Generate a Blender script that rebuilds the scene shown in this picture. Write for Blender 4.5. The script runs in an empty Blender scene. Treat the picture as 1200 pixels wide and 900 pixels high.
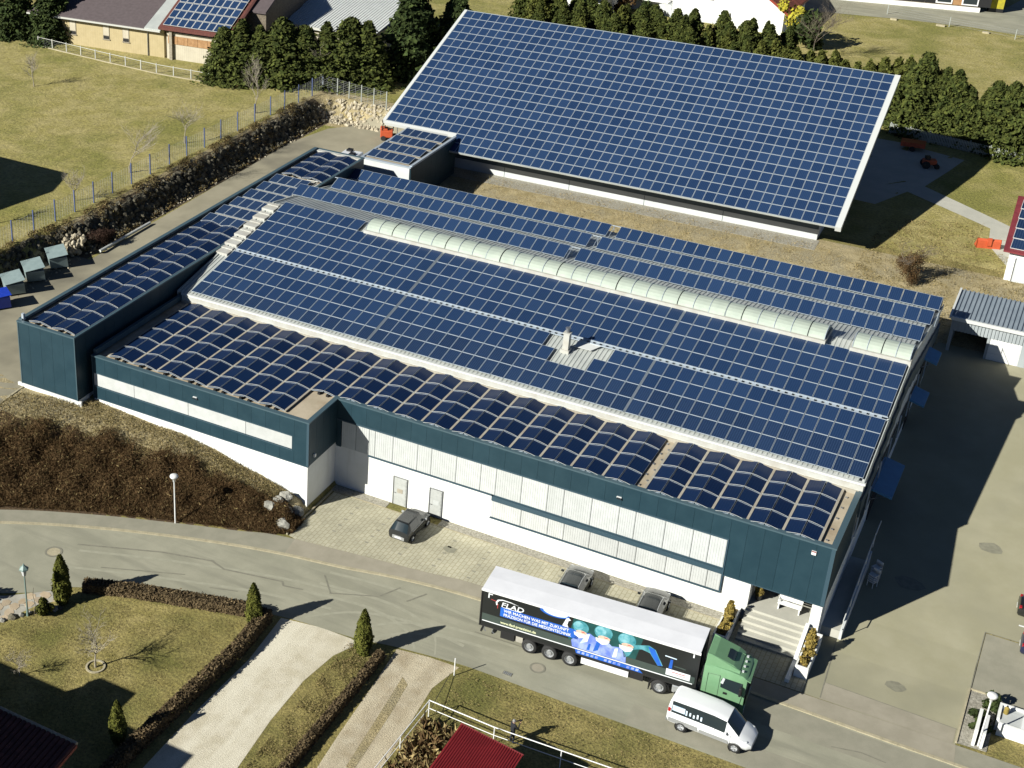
import bpy, bmesh, math, random
from math import sin, cos, pi, radians, sqrt, atan2
from mathutils import Vector, Matrix, Euler
import numpy as np

scene = bpy.context.scene
COL = scene.collection
rnd = random.Random(7)

# ------------------------------------------------------------------ camera
cam_d = bpy.data.cameras.new("camera")
cam = bpy.data.objects.new("camera", cam_d); COL.objects.link(cam)
scene.camera = cam
CAM_C = Vector((8.2387, -80.3352, 59.5279))
AZ, EL, RO = -0.520014, 0.467011, 0.019012
cam_d.sensor_width = 36.0; cam_d.sensor_fit = 'HORIZONTAL'
cam_d.lens = 1705.749 * 36 / 1200
cam_d.shift_x = 241.6 / 1200; cam_d.shift_y = -73.26 / 1200
cam_d.clip_start = 1.0; cam_d.clip_end = 5000
_f = Vector((sin(AZ)*cos(EL), cos(AZ)*cos(EL), -sin(EL)))
_r0 = Vector((cos(AZ), -sin(AZ), 0)); _u0 = _r0.cross(_f)
_r = _r0*cos(RO) + _u0*sin(RO); _u = -_r0*sin(RO) + _u0*cos(RO)
cam.matrix_world = Matrix(((_r.x,_u.x,-_f.x,CAM_C.x),(_r.y,_u.y,-_f.y,CAM_C.y),(_r.z,_u.z,-_f.z,CAM_C.z),(0,0,0,1)))
scene.render.resolution_x, scene.render.resolution_y = 1024, 768

# ------------------------------------------------------------------ light
SUN_EL = radians(29.7)
SUN_H = Vector((-0.53, -0.848)).normalized()          # where the sun stands, seen from above
w = bpy.data.worlds.new("World"); scene.world = w; w.use_nodes = True
nt = w.node_tree; nt.nodes.clear()
sky = nt.nodes.new('ShaderNodeTexSky'); sky.sky_type = 'NISHITA'; sky.sun_disc = False
sky.sun_elevation = SUN_EL; sky.sun_rotation = atan2(SUN_H.x, SUN_H.y) % (2*pi)
sky.altitude = 700; sky.air_density = 0.4; sky.dust_density = 0.0; sky.ozone_density = 2.0
bg = nt.nodes.new('ShaderNodeBackground'); bg.inputs[1].default_value = 0.05
out = nt.nodes.new('ShaderNodeOutputWorld')
nt.links.new(sky.outputs[0], bg.inputs[0]); nt.links.new(bg.outputs[0], out.inputs[0])
sl = bpy.data.lights.new("sun", 'SUN'); sl.energy = 5.0; sl.angle = radians(0.5); sl.color = (1.0, 0.985, 0.90)
so = bpy.data.objects.new("sun", sl); COL.objects.link(so)
sd = Vector((SUN_H.x*cos(SUN_EL), SUN_H.y*cos(SUN_EL), sin(SUN_EL)))
so.rotation_euler = sd.to_track_quat('Z', 'Y').to_euler(); so.location = sd*200
scene.view_settings.view_transform = 'Standard'; scene.view_settings.look = 'None'
scene.view_settings.exposure = 0.62; scene.view_settings.gamma = 1.0
scene.cycles.max_bounces = 5; scene.cycles.diffuse_bounces = 1; scene.cycles.glossy_bounces = 3
scene.cycles.transparent_max_bounces = 6

# ------------------------------------------------------------------ materials
def _n(nt, t, **k):
    n = nt.nodes.new(t)
    for a, b in k.items(): setattr(n, a, b)
    return n
def mat(name, c1, c2=None, rough=0.8, scale=1.0, detail=5, lo=0.38, hi=0.62, c3=None, scale3=0.15, bump=0.0, bscale=20.0,
        metal=0.0, spec=0.5, str3=None, rnd_amt=0.0, island=0.0, stripes=None, coat=0.0, emit=None, bdist=0.05, space='pos', lo3=.45, hi3=.65, grain=0.0):
    m = bpy.data.materials.new(name); m.use_nodes = True
    nt = m.node_tree; b = nt.nodes['Principled BSDF']; L = nt.links.new
    b.inputs['Roughness'].default_value = rough; b.inputs['Metallic'].default_value = metal
    b.inputs['Specular IOR Level'].default_value = spec; b.inputs['Coat Weight'].default_value = coat
    if space == 'pos':
        g_ = _n(nt, 'ShaderNodeNewGeometry'); pos = g_.outputs['Position']
    else:
        g_ = _n(nt, 'ShaderNodeTexCoord'); pos = g_.outputs['Object']
    col = None
    def noise(s, d=5, r=0.6):
        n = _n(nt, 'ShaderNodeTexNoise'); n.inputs['Scale'].default_value = s; n.inputs['Detail'].default_value = d
        n.inputs['Roughness'].default_value = r; L(pos, n.inputs['Vector']); return n.outputs['Fac']
    def mix(fac, a, bcol, blend='MIX'):
        x = _n(nt, 'ShaderNodeMix', data_type='RGBA', blend_type=blend)
        if isinstance(fac, (int, float)): x.inputs[0].default_value = fac
        else: L(fac, x.inputs[0])
        for i, v in ((6, a), (7, bcol)):
            if isinstance(v, tuple): x.inputs[i].default_value = (*v[:3], 1)
            else: L(v, x.inputs[i])
        return x.outputs[2]
    def ramp(fac, lo, hi):
        r = _n(nt, 'ShaderNodeMapRange'); r.inputs[1].default_value = lo; r.inputs[2].default_value = hi
        L(fac, r.inputs[0]); return r.outputs[0]
    col = c1
    if c2 is not None: col = mix(ramp(noise(scale, detail), lo, hi), c1, c2)
    if c3 is not None:
        if str3:
            p0 = pos; vm = _n(nt, 'ShaderNodeMapping'); vm.inputs['Scale'].default_value = str3; vm.inputs['Rotation'].default_value = (0,0,radians(-4)); L(pos, vm.inputs[0]); pos = vm.outputs[0]
            f3 = noise(scale3, 5); pos = p0
        else: f3 = noise(scale3, 4)
        col = mix(ramp(f3, lo3, hi3), col, c3)
    if grain:
        gr = ramp(noise(bscale, 3, .7), .25, .75)
        v = _n(nt, 'ShaderNodeMapRange'); v.inputs[3].default_value = 1-grain; v.inputs[4].default_value = 1+grain; L(gr, v.inputs[0])
        hv = _n(nt, 'ShaderNodeHueSaturation'); L(v.outputs[0], hv.inputs['Value'])
        if isinstance(col, tuple): hv.inputs['Color'].default_value = (*col[:3], 1)
        else: L(col, hv.inputs['Color'])
        col = hv.outputs[0]
    if rnd_amt or island:
        hv = _n(nt, 'ShaderNodeHueSaturation')
        ad = _n(nt, 'ShaderNodeMath', operation='MULTIPLY_ADD')
        if island:
            L(g_.outputs['Random Per Island'] if space == 'pos' else _n(nt, 'ShaderNodeNewGeometry').outputs['Random Per Island'], ad.inputs[0])
            amt = island
        else:
            oi = _n(nt, 'ShaderNodeObjectInfo'); L(oi.outputs['Random'], ad.inputs[0]); amt = rnd_amt
        ad.inputs[1].default_value = 2*amt; ad.inputs[2].default_value = 1-amt
        L(ad.outputs[0], hv.inputs['Value'])
        if isinstance(col, tuple): hv.inputs['Color'].default_value = (*col[:3], 1)
        else: L(col, hv.inputs['Color'])
        col = hv.outputs[0]
    hgt = None
    if stripes:                        # (axis, period m, dark factor)
        ax, per, dk = stripes
        sx = _n(nt, 'ShaderNodeSeparateXYZ'); L(pos, sx.inputs[0])
        m1 = _n(nt, 'ShaderNodeMath', operation='DIVIDE'); L(sx.outputs[ax], m1.inputs[0]); m1.inputs[1].default_value = per
        m2 = _n(nt, 'ShaderNodeMath', operation='FRACT'); L(m1.outputs[0], m2.inputs[0])
        m3 = _n(nt, 'ShaderNodeMath', operation='SUBTRACT'); L(m2.outputs[0], m3.inputs[0]); m3.inputs[1].default_value = .5
        m4 = _n(nt, 'ShaderNodeMath', operation='ABSOLUTE'); L(m3.outputs[0], m4.inputs[0])
        f = ramp(m4.outputs[0], 0.36, 0.46)
        dark = mix(1.0, col, (dk, dk, dk), 'MULTIPLY')
        col = mix(f, col, dark); hgt = m4.outputs[0]
    if isinstance(col, tuple): b.inputs['Base Color'].default_value = (*col[:3], 1)
    else: L(col, b.inputs['Base Color'])
    if bump:
        bp = _n(nt, 'ShaderNodeBump'); bp.inputs['Strength'].default_value = bump; bp.inputs['Distance'].default_value = bdist
        L(noise(bscale, 6, .7) if hgt is None else hgt, bp.inputs['Height']); L(bp.outputs[0], b.inputs['Normal'])
    if emit:
        b.inputs['Emission Color'].default_value = (*emit[:3], 1); b.inputs['Emission Strength'].default_value = emit[3]
    return m

def panel_mat(name, c1, c2, nx, ny, line, rough=.18, spec=.22):
    """photovoltaic glass: cells with thin gaps, drawn in the panel's own UV"""
    m = bpy.data.materials.new(name); m.use_nodes = True
    nt = m.node_tree; b = nt.nodes['Principled BSDF']; L = nt.links.new
    uv = _n(nt, 'ShaderNodeUVMap'); sx = _n(nt, 'ShaderNodeSeparateXYZ'); L(uv.outputs[0], sx.inputs[0])
    def frac(o, k):
        a = _n(nt, 'ShaderNodeMath', operation='MULTIPLY'); L(o, a.inputs[0]); a.inputs[1].default_value = k
        f = _n(nt, 'ShaderNodeMath', operation='FRACT'); L(a.outputs[0], f.inputs[0])
        s = _n(nt, 'ShaderNodeMath', operation='SUBTRACT'); L(f.outputs[0], s.inputs[0]); s.inputs[1].default_value = .5
        ab = _n(nt, 'ShaderNodeMath', operation='ABSOLUTE'); L(s.outputs[0], ab.inputs[0])
        g = _n(nt, 'ShaderNodeMath', operation='GREATER_THAN'); L(ab.outputs[0], g.inputs[0]); g.inputs[1].default_value = .43
        return g.outputs[0]
    gx, gy = frac(sx.outputs[0], nx), frac(sx.outputs[1], ny)
    ge = _n(nt, 'ShaderNodeNewGeometry'); oi = _n(nt, 'ShaderNodeObjectInfo')
    ad = _n(nt, 'ShaderNodeMath', operation='ADD'); L(ge.outputs['Random Per Island'], ad.inputs[0]); L(oi.outputs['Random'], ad.inputs[1])
    fr = _n(nt, 'ShaderNodeMath', operation='FRACT'); L(ad.outputs[0], fr.inputs[0])
    no = _n(nt, 'ShaderNodeTexNoise'); no.inputs['Scale'].default_value = 9; L(ge.outputs['Position'], no.inputs['Vector'])
    av = _n(nt, 'ShaderNodeMath', operation='MULTIPLY_ADD'); L(no.outputs['Fac'], av.inputs[0]); av.inputs[1].default_value = .5; 
    hf = _n(nt, 'ShaderNodeMath', operation='MULTIPLY'); L(fr.outputs[0], hf.inputs[0]); hf.inputs[1].default_value = .6
    L(hf.outputs[0], av.inputs[2])
    x = _n(nt, 'ShaderNodeMix', data_type='RGBA'); L(av.outputs[0], x.inputs[0]); x.inputs[6].default_value = (*c1, 1); x.inputs[7].default_value = (*c2, 1)
    y = _n(nt, 'ShaderNodeMix', data_type='RGBA'); y.inputs[7].default_value = (*line, 1); L(x.outputs[2], y.inputs[6])
    mg = _n(nt, 'ShaderNodeMath', operation='MULTIPLY'); L(gx, mg.inputs[0]); mg.inputs[1].default_value = .8
    mx = _n(nt, 'ShaderNodeMath', operation='MAXIMUM'); L(mg.outputs[0], mx.inputs[0])
    mg2 = _n(nt, 'ShaderNodeMath', operation='MULTIPLY'); L(gy, mg2.inputs[0]); mg2.inputs[1].default_value = .35
    L(mg2.outputs[0], mx.inputs[1]); L(mx.outputs[0], y.inputs[0])
    L(y.outputs[2], b.inputs['Base Color']); b.inputs['Roughness'].default_value = rough; b.inputs['Specular IOR Level'].default_value = spec
    return m

MT = {}
def MM(k, *a, **kw): MT[k] = mat(k, *a, **kw)
# ground
MM('grass', (.205,.172,.052), (.295,.24,.082), rough=.95, scale=.9, detail=9, c3=(.135,.13,.03), scale3=.16, bump=.9, bscale=6, bdist=.12, grain=.6)
MM('lawn', (.285,.245,.072), (.36,.305,.12), rough=.95, scale=.45, detail=10, c3=(.20,.19,.042), scale3=.13, bump=.9, bscale=3.5, bdist=.15, grain=.45)
MM('garden_grass', (.24,.20,.06), (.33,.27,.10), rough=.95, scale=1.0, detail=10, c3=(.15,.14,.033), scale3=.25, bump=.9, bscale=5, bdist=.1, grain=.55)
MM('dry_grass', (.46,.375,.21), (.33,.265,.13), rough=.95, scale=.8, detail=8, c3=(.34,.29,.18), scale3=.35, bump=1, bscale=8, bdist=.15, grain=.45)
MM('soil', (.085,.06,.035), (.15,.115,.065), rough=.95, scale=1.5, detail=8, bump=1, bscale=8, bdist=.15, grain=.4)
MM('bank_soil', (.07,.042,.02), (.11,.07,.033), rough=.95, scale=1.2, detail=8, bump=1, bscale=6, bdist=.15, grain=.4)
MM('asphalt', (.27,.262,.195), (.325,.312,.235), rough=.9, scale=.35, detail=9, c3=(.225,.218,.165), scale3=.5, str3=(.22,1.6,1), lo3=.48, hi3=.7, bump=.25, bscale=40, bdist=.02, grain=.12)
MM('asphalt_yard', (.305,.285,.185), (.345,.322,.22), rough=.9, scale=.3, detail=9, c3=(.27,.255,.175), scale3=.1, bump=.25, bscale=40, bdist=.02, grain=.1)
MM('asphalt_service', (.26,.235,.165), (.32,.288,.205), rough=.92, scale=.25, detail=9, c3=(.165,.15,.11), scale3=.1, bump=.25, bscale=40, bdist=.02, grain=.12)
MM('asphalt_patch', (.25,.238,.18), (.285,.268,.205), rough=.9, scale=1, bump=.25, bscale=40, bdist=.02, grain=.12)
MM('pink_asphalt', (.285,.258,.195), (.33,.298,.23), rough=.9, scale=.7, detail=8, bump=.2, bscale=40, bdist=.02, grain=.12)
MM('kerb_stone', (.42,.37,.25), (.34,.30,.20), rough=.85, scale=2, grain=.15, bscale=12)
MM('tyre_mark', (.30,.292,.22), (.34,.328,.25), rough=.9, scale=2)
MM('oil_stain', (.20,.19,.14), (.25,.24,.175), rough=.7, scale=3)
MM('crack', (.185,.175,.135), (.225,.215,.165), scale=3)
MM('gravel_drive', (.64,.585,.46), (.53,.475,.35), rough=.95, scale=.8, detail=9, c3=(.70,.65,.52), scale3=.5, str3=(1.2,.2,1), bump=.8, bscale=14, bdist=.06, grain=.22)
MM('dirt_drive', (.52,.455,.33), (.40,.33,.22), rough=.95, scale=.7, detail=9, c3=(.60,.52,.37), scale3=.6, str3=(1.2,.18,1), bump=.9, bscale=12, bdist=.08, grain=.3)
MM('gravel', (.40,.375,.31), (.27,.25,.20), rough=.95, scale=6, detail=6, bump=1, bscale=10, bdist=.08, grain=.45)
MM('slab', (.42,.41,.35), (.47,.455,.39), rough=.9, scale=.6, bump=.2, bscale=20, grain=.08)
MM('concrete', (.42,.40,.34), (.34,.32,.27), rough=.9, scale=1.2, detail=8, grain=.1)
MM('patio', (.47,.38,.27), (.40,.31,.20), rough=.9, scale=1.2, grain=.1, rnd_amt=.28)
MM('boulder', (.34,.33,.29), (.22,.21,.18), rough=.9, scale=1.6, detail=8, bump=.8, bscale=5, bdist=.1, grain=.25)
MM('rock_dark', (.13,.115,.08), (.05,.045,.03), rough=.95, scale=1.2, detail=8, bump=.8, bscale=5, bdist=.1, island=.5)
MM('rock_pale', (.48,.42,.31), (.36,.31,.22), rough=.95, scale=1.2, detail=8, bump=.8, bscale=5, bdist=.1, island=.3)
# buildings
MM('teal_clad', (.016,.041,.056), (.020,.048,.064), rough=.45, scale=.8, spec=.3, rnd_amt=.05, grain=.04, bscale=6)
MM('teal_trim', (.06,.10,.12), rough=.4, spec=.5)
MM('blue_trim', (.04,.075,.10), rough=.4, spec=.5)
MM('white_wall', (.80,.80,.77), (.75,.75,.71), rough=.85, scale=.8, detail=7, c3=(.66,.65,.60), scale3=1.0, str3=(1.6,1.6,.18), lo3=.55, hi3=.85)
MM('grey_metal', (.36,.39,.40), (.32,.35,.36), rough=.5, scale=.5, stripes=(0,.5,.86))
MM('hall_wall', (.58,.60,.60), (.52,.54,.54), rough=.7, scale=.5, detail=7)
MM('hall_shade_and_joint', (.07,.10,.12), (.06,.09,.11), rough=.5, scale=.8)  # dark tone for the painted eave shade and the wall joints
MM('shutter', (.55,.565,.55), (.50,.515,.50), rough=.5, scale=1.5, rnd_amt=.06)
MM('garage_sheet', (.25,.29,.33), (.21,.25,.29), rough=.45, scale=.8, metal=.1)
MM('shutter_white', (.52,.53,.515), (.47,.48,.465), rough=.75, scale=1.2, rnd_amt=.06, grain=.04, bscale=8)
MM('flat_roof', (.45,.38,.28), (.37,.31,.22), rough=.95, scale=.7, detail=8, c3=(.30,.23,.15), scale3=.5, grain=.12, lo3=.5, hi3=.75)
MM('roof_sheet', (.50,.52,.49), (.42,.44,.42), rough=.45, scale=.6, detail=6, metal=.15)
MM('roof_white', (.50,.50,.46), (.43,.41,.36), rough=.6, scale=1.1, detail=7)
MM('cream', (.40,.37,.30), (.33,.29,.23), rough=.7, scale=.9, detail=7)
MM('alu', (.42,.475,.53), rough=.4, metal=.2)
MM('alu_white', (.62,.63,.61), rough=.4, metal=.1)
MM('polycarb', (.42,.47,.40), (.37,.42,.36), rough=.3, scale=1.2, spec=.5)
MM('dark_glass', (.02,.03,.035), rough=.08, spec=.7)
MM('dark_void', (.008,.008,.008), rough=.9)
MM('black', (.016,.016,.017), rough=.5)
MM('rubber', (.022,.022,.022), rough=.85)
MM('steel', (.35,.36,.37), rough=.35, metal=.7)
MM('chrome', (.6,.6,.6), rough=.25, metal=.8)
MM('door_grey', (.45,.46,.44), (.40,.41,.39), rough=.5, scale=3)
MM('blue_awning', (.07,.24,.45), (.06,.21,.40), rough=.5, scale=2)
MM('wood', (.32,.17,.07), (.42,.24,.11), rough=.7, scale=3, stripes=(0,.2,.75))
MM('beige_wall', (.46,.375,.21), (.42,.34,.185), rough=.75, scale=1.2, stripes=(0,.35,.93))
MM('cream_wall', (.53,.48,.37), (.48,.43,.33), rough=.75, scale=1.2, stripes=(0,.3,.9))
MM('brown_roof', (.105,.082,.085), (.085,.066,.068), rough=.85, scale=2.5, detail=8, grain=.2, bscale=5)
MM('red_roof', (.30,.045,.025), (.24,.035,.02), rough=.5, scale=1.5)
MM('red_trim', (.22,.04,.045), (.17,.03,.035), rough=.45, scale=1.5)
MM('red_sheet', (.25,.022,.025), (.20,.018,.02), rough=.4, scale=1.2)
MM('tile_red', (.24,.07,.04), (.17,.045,.028), rough=.75, scale=4, rnd_amt=.3)
MM('tile_dark', (.105,.032,.024), (.075,.024,.018), rough=.8, scale=4, rnd_amt=.3)
MM('tile_orange', (.30,.085,.035), (.22,.06,.025), rough=.75, scale=3, island=.2)
MM('white_paint', (.80,.80,.79), rough=.35, coat=.3)
MM('white_plastic', (.72,.72,.70), rough=.45)
MM('post_blue', (.085,.115,.24), rough=.45)
MM('post_white', (.50,.50,.46), rough=.5)
MM('post_grey', (.36,.38,.35), rough=.55, metal=.2)
MM('wire', (.40,.41,.40), rough=.5, metal=.2)
# vegetation
MM('conifer', (.033,.046,.010), (.072,.082,.017), rough=.9, scale=1.6, island=.4, spec=.2)
MM('conifer_dark', (.022,.036,.010), (.045,.062,.016), rough=.9, scale=1.3, island=.4, spec=.2)
MM('thuja', (.058,.068,.014), (.10,.105,.022), rough=.9, scale=2.2, island=.35, spec=.2)
MM('cypress', (.060,.068,.011), (.105,.105,.02), rough=.9, scale=4, island=.35, spec=.2)
MM('brown_hedge', (.085,.060,.032), (.135,.098,.052), rough=.95, scale=3, island=.4, spec=.2)
MM('twig_brown', (.080,.048,.022), (.115,.072,.034), rough=.95, scale=.7, island=.35, spec=.1)
MM('bush_dark', (.045,.026,.02), (.07,.042,.03), rough=.95, scale=2, island=.35, spec=.1)
MM('bark', (.20,.165,.125), (.13,.105,.075), rough=.95, scale=5)
MM('bark_pale', (.34,.30,.23), (.24,.21,.16), rough=.95, scale=5)
MM('yellow_bush', (.42,.36,.02), (.30,.27,.03), rough=.9, scale=2, island=.3)
MM('ochre_leaf', (.20,.15,.03), (.28,.20,.045), rough=.9, scale=5, island=.4)
MM('grass_blade', (.13,.105,.045), (.21,.17,.075), rough=.95, scale=1, island=.4, spec=.1)
MM('straw_blade', (.33,.25,.12), (.24,.19,.08), rough=.95, scale=1, island=.4, spec=.1)
# panels
MT['pv_roof'] = panel_mat('pv_roof', (.0065,.0175,.052), (.016,.036,.092), 6, 10, (.06,.10,.17), .3)
MT['pv_hall'] = panel_mat('pv_hall', (.0075,.0225,.068), (.020,.045,.112), 6, 10, (.04,.075,.14), .3)
MT['pv_arch'] = panel_mat('pv_arch', (.0026,.009,.036), (.007,.021,.066), 6, 10, (.012,.03,.075), .34, .13)

# ------------------------------------------------------------------ builders
class MB:
    def __init__(s): s.v = []; s.f = []; s.m = []; s.uv = {}
    def quad(s, a, b, c, d, m=0):
        n = len(s.v); s.v += [tuple(a), tuple(b), tuple(c), tuple(d)]; s.f.append((n, n+1, n+2, n+3)); s.m.append(m)
    def poly(s, pts, m=0):
        n = len(s.v); s.v += [tuple(p) for p in pts]; s.f.append(tuple(range(n, n+len(pts)))); s.m.append(m)
    def box(s, x0, x1, y0, y1, z0, z1, m=0, M=None, skip=()):
        P = [Vector(p) for p in ((x0,y0,z0),(x1,y0,z0),(x1,y1,z0),(x0,y1,z0),(x0,y0,z1),(x1,y0,z1),(x1,y1,z1),(x0,y1,z1))]
        if M is not None: P = [M @ p for p in P]
        n = len(s.v); s.v += [tuple(p) for p in P]
        for k, q in enumerate(((0,3,2,1),(4,5,6,7),(0,1,5,4),(1,2,6,5),(2,3,7,6),(3,0,4,7))):
            if k in skip: continue
            s.f.append(tuple(n+i for i in q)); s.m.append(m)
    def prism(s, pts, ext, m=0, cap=True):
        """closed outline pts (3-D, planar) swept by the vector ext"""
        n = len(s.v); k = len(pts); e = Vector(ext)
        s.v += [tuple(p) for p in pts] + [tuple(Vector(p)+e) for p in pts]
        for i in range(k):
            j = (i+1) % k; s.f.append((n+i, n+j, n+k+j, n+k+i)); s.m.append(m)
        if cap:
            s.f.append(tuple(n+i for i in reversed(range(k)))); s.m.append(m)
            s.f.append(tuple(n+k+i for i in range(k))); s.m.append(m)
    def tube(s, a, b, r0, r1=None, n=6, m=0, cap=True):
        r1 = r0 if r1 is None else r1
        a = Vector(a); b = Vector(b); d = b-a
        if d.length < 1e-6: return
        d.normalize(); t = Vector((0,0,1)) if abs(d.z) < .9 else Vector((1,0,0))
        x = d.cross(t).normalized(); y = d.cross(x)
        k = len(s.v)
        for c, r in ((a, r0), (b, r1)):
            for i in range(n):
                an = 2*pi*i/n; s.v.append(tuple(c + x*(r*cos(an)) + y*(r*sin(an))))
        for i in range(n):
            j = (i+1) % n; s.f.append((k+i, k+j, k+n+j, k+n+i)); s.m.append(m)
        if cap:
            s.f.append(tuple(k+n+i for i in range(n))); s.m.append(m); s.f.append(tuple(k+i for i in reversed(range(n)))); s.m.append(m)
    def path(s, pts, r, n=6, m=0):
        for a, b in zip(pts, pts[1:]): s.tube(a, b, r, r, n, m)
    def lathe(s, prof, c=(0,0,0), n=16, m=0, axis='z', ms=None):
        k = len(s.v); c = Vector(c)
        for r, h in prof:
            for i in range(n):
                a = 2*pi*i/n
                p = (r*cos(a), r*sin(a), h) if axis == 'z' else ((r*cos(a), h, r*sin(a)) if axis == 'y' else (h, r*cos(a), r*sin(a)))
                s.v.append(tuple(c+Vector(p)))
        for q in range(len(prof)-1):
            for i in range(n):
                j = (i+1) % n; s.f.append((k+q*n+i, k+q*n+j, k+(q+1)*n+j, k+(q+1)*n+i)); s.m.append(ms[q] if ms else m)
    def merge(s, o, M=None):
        n = len(s.v)
        s.v += [tuple(M @ Vector(p)) for p in o.v] if M is not None else o.v
        s.f += [tuple(n+i for i in q) for q in o.f]; s.m += o.m
    def mesh(s, name, mats, smooth=False):
        me = bpy.data.meshes.new(name); me.from_pydata(s.v, [], s.f)
        for k in mats: me.materials.append(MT[k] if isinstance(k, str) else k)
        me.polygons.foreach_set('material_index', s.m)
        if smooth: me.polygons.foreach_set('use_smooth', [True]*len(s.f))
        me.update(); return me
    def build(s, name, mats, parent=None, smooth=False, loc=None, fix=True):
        if isinstance(mats, str): mats = [mats]
        me = s.mesh(name, mats, smooth)
        if fix:
            bm = bmesh.new(); bm.from_mesh(me); bmesh.ops.recalc_face_normals(bm, faces=bm.faces); bm.to_mesh(me); bm.free()
        return link(name, me, parent, loc)
def link(name, me, parent=None, loc=None):
    o = bpy.data.objects.new(name, me); COL.objects.link(o)
    if parent is not None: o.parent = parent
    if loc is not None: o.location = loc
    return o
def tag(o, label=None, cat=None, group=None, kind=None):
    if label: o['label'] = label
    if cat: o['category'] = cat
    if group: o['group'] = group
    if kind: o['kind'] = kind
    return o
def thing(name, label, cat, loc=(0,0,0), rz=0.0, group=None):
    o = bpy.data.objects.new(name, None); COL.objects.link(o); o.empty_display_size = .3
    o.location = loc; o.rotation_euler = (0, 0, rz); return tag(o, label, cat, group)
def copy_tree(o, parent=None):
    c = o.copy(); COL.objects.link(c)
    if parent is not None: c.parent = parent
    for ch in list(o.children): copy_tree(ch, c)
    return c
def bevel(o, wd, seg=2):
    md = o.modifiers.new('bevel', 'BEVEL'); md.width = wd; md.segments = seg; md.limit_method = 'ANGLE'; md.angle_limit = radians(40); return o
def lerp(pts, x):
    """piecewise linear y(x); pts sorted by x"""
    if x <= pts[0][0]: return pts[0][1]
    for (a, b), (c, d) in zip(pts, pts[1:]):
        if x <= c: return b + (d-b)*(x-a)/(c-a)
    return pts[-1][1]
def sm(t): t = max(0., min(1., t)); return t*t*(3-2*t)
# ------------------------------------------------------------------ terrain
SB = [(-90,-34), (-60,-20.5), (-53.85,-15.45), (-48.3,-12.7), (-42.5,-10.35), (-38,-8.7), (-35.9,-8.05), (-34.6,-7.25)]
WT = [(-60,3.55), (-54.5,3.5), (-48.7,3.0), (-45.9,3.0), (-43,2.55), (-40.6,2.0), (-37.4,1.35), (-35.6,.75), (-34.95,.15)]
YT = [(-60.3,-10.5), (-59.3,-6.6), (-54.4,-5.2), (-53.9,-4.1)]
XE = [(13,-73.5),(18,-70.9)]; XW = [(13,1.4),(18,2.6)]
def g(x, y):
    if y <= 2: base = 0.0
    elif y < 38: base = (y-2)/36*2.8
    elif y < 52: base = 2.8 + (y-38)/14*1.2
    elif y < 84: base = 4.0
    else: base = 4.0 + min(1., (y-84)/15)*.6
    if x < -30:
        sb, yt = lerp(SB, x), lerp(YT, x)
        wt = lerp(WT, x)
        t = (y-sb)/max(.5, yt-sb)
        left = wt*sm(min(1., t*1.12)) if t > 0 else 0.
        left = max(left, 0.)
        left += sm((y+2)/30)*.25*sm((-50-x)/6)
        left = left if x < -55 or y < -2 else max(left, base)
        if y > 50: left = max(left, base) if x > -60 else left
        b = sm((-34.9-x)/.15) if y < 2 else sm((-50-x)/6)
        z = base*(1-b) + left*b
        f = sm((lerp(XE, y)-x)/lerp(XW, y))*sm((y+12)/10)
        f2 = sm((y-62.5)/2.4)*sm((-59-x)/4)
        h = max(f, f2)
        return z*(1-h) + 5.85*h
    return base
def axis(spec):
    a = []
    for lo, hi, st in spec:
        n = max(1, round((hi-lo)/st)); a += [lo+(hi-lo)*i/n for i in range(n)]
    a.append(spec[-1][1]); return a
xs = axis([(-900,-300,100),(-300,-130,20),(-130,-80,2.5),(-80,-62,.6),(-62,-36,1.),(-36,-34.8,.15),(-34.8,12,1.5),(12,40,4),(40,300,40),(300,900,100)])
ys = axis([(-500,-120,60),(-120,-40,8),(-40,-22,1.5),(-22,2,.5),(2,60,1.5),(60,68,.5),(68,110,2),(110,180,7),(180,500,40),(500,1200,100)])
nr = np.random.RandomState(3)
gm = MB()
for y in ys:
    for x in xs:
        inner = -80 < x < 14 and -45 < y < 95
        z = g(x, y)
        if -66 < x < -35 and -20 < y < -3.5 and z > .3: z += (rnd.random()-.5)*.14
        elif x < -71.5 or y > 66: z += (rnd.random()-.5)*.05
        gm.v.append((x, y, z - (.0 if not inner else .0)))
NX = len(xs)
for j in range(len(ys)-1):
    for i in range(NX-1):
        n = j*NX+i; gm.f.append((n, n+1, n+NX+1, n+NX))
        cx, cy = (xs[i]+xs[i+1])/2, (ys[j]+ys[j+1])/2
        m = 0
        if cx < -34.9 and lerp(SB, cx) < cy < -4.0 and cx > -66: m = 2 if cy < lerp(SB, cx)*.36-4.3*.64+.6 else 3
        elif -73.9 < cx < -70.6 and cy > -8 and cy < 63: m = 4 if cx > -73.3 else 3
        elif -74 < cx < -61 and 60.5 < cy < 66.5: m = 3
        elif cx >= -58 and 38 < cy < 57.5 and cx < 8: m = 3
        elif cx < -34 and cy > 0: m = 1
        elif cy >= 58: m = 1
        gm.m.append(m)
ground = gm.build('ground', ['grass','lawn','bank_soil','dry_grass','soil'], smooth=True); tag(ground, kind='structure')

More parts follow.
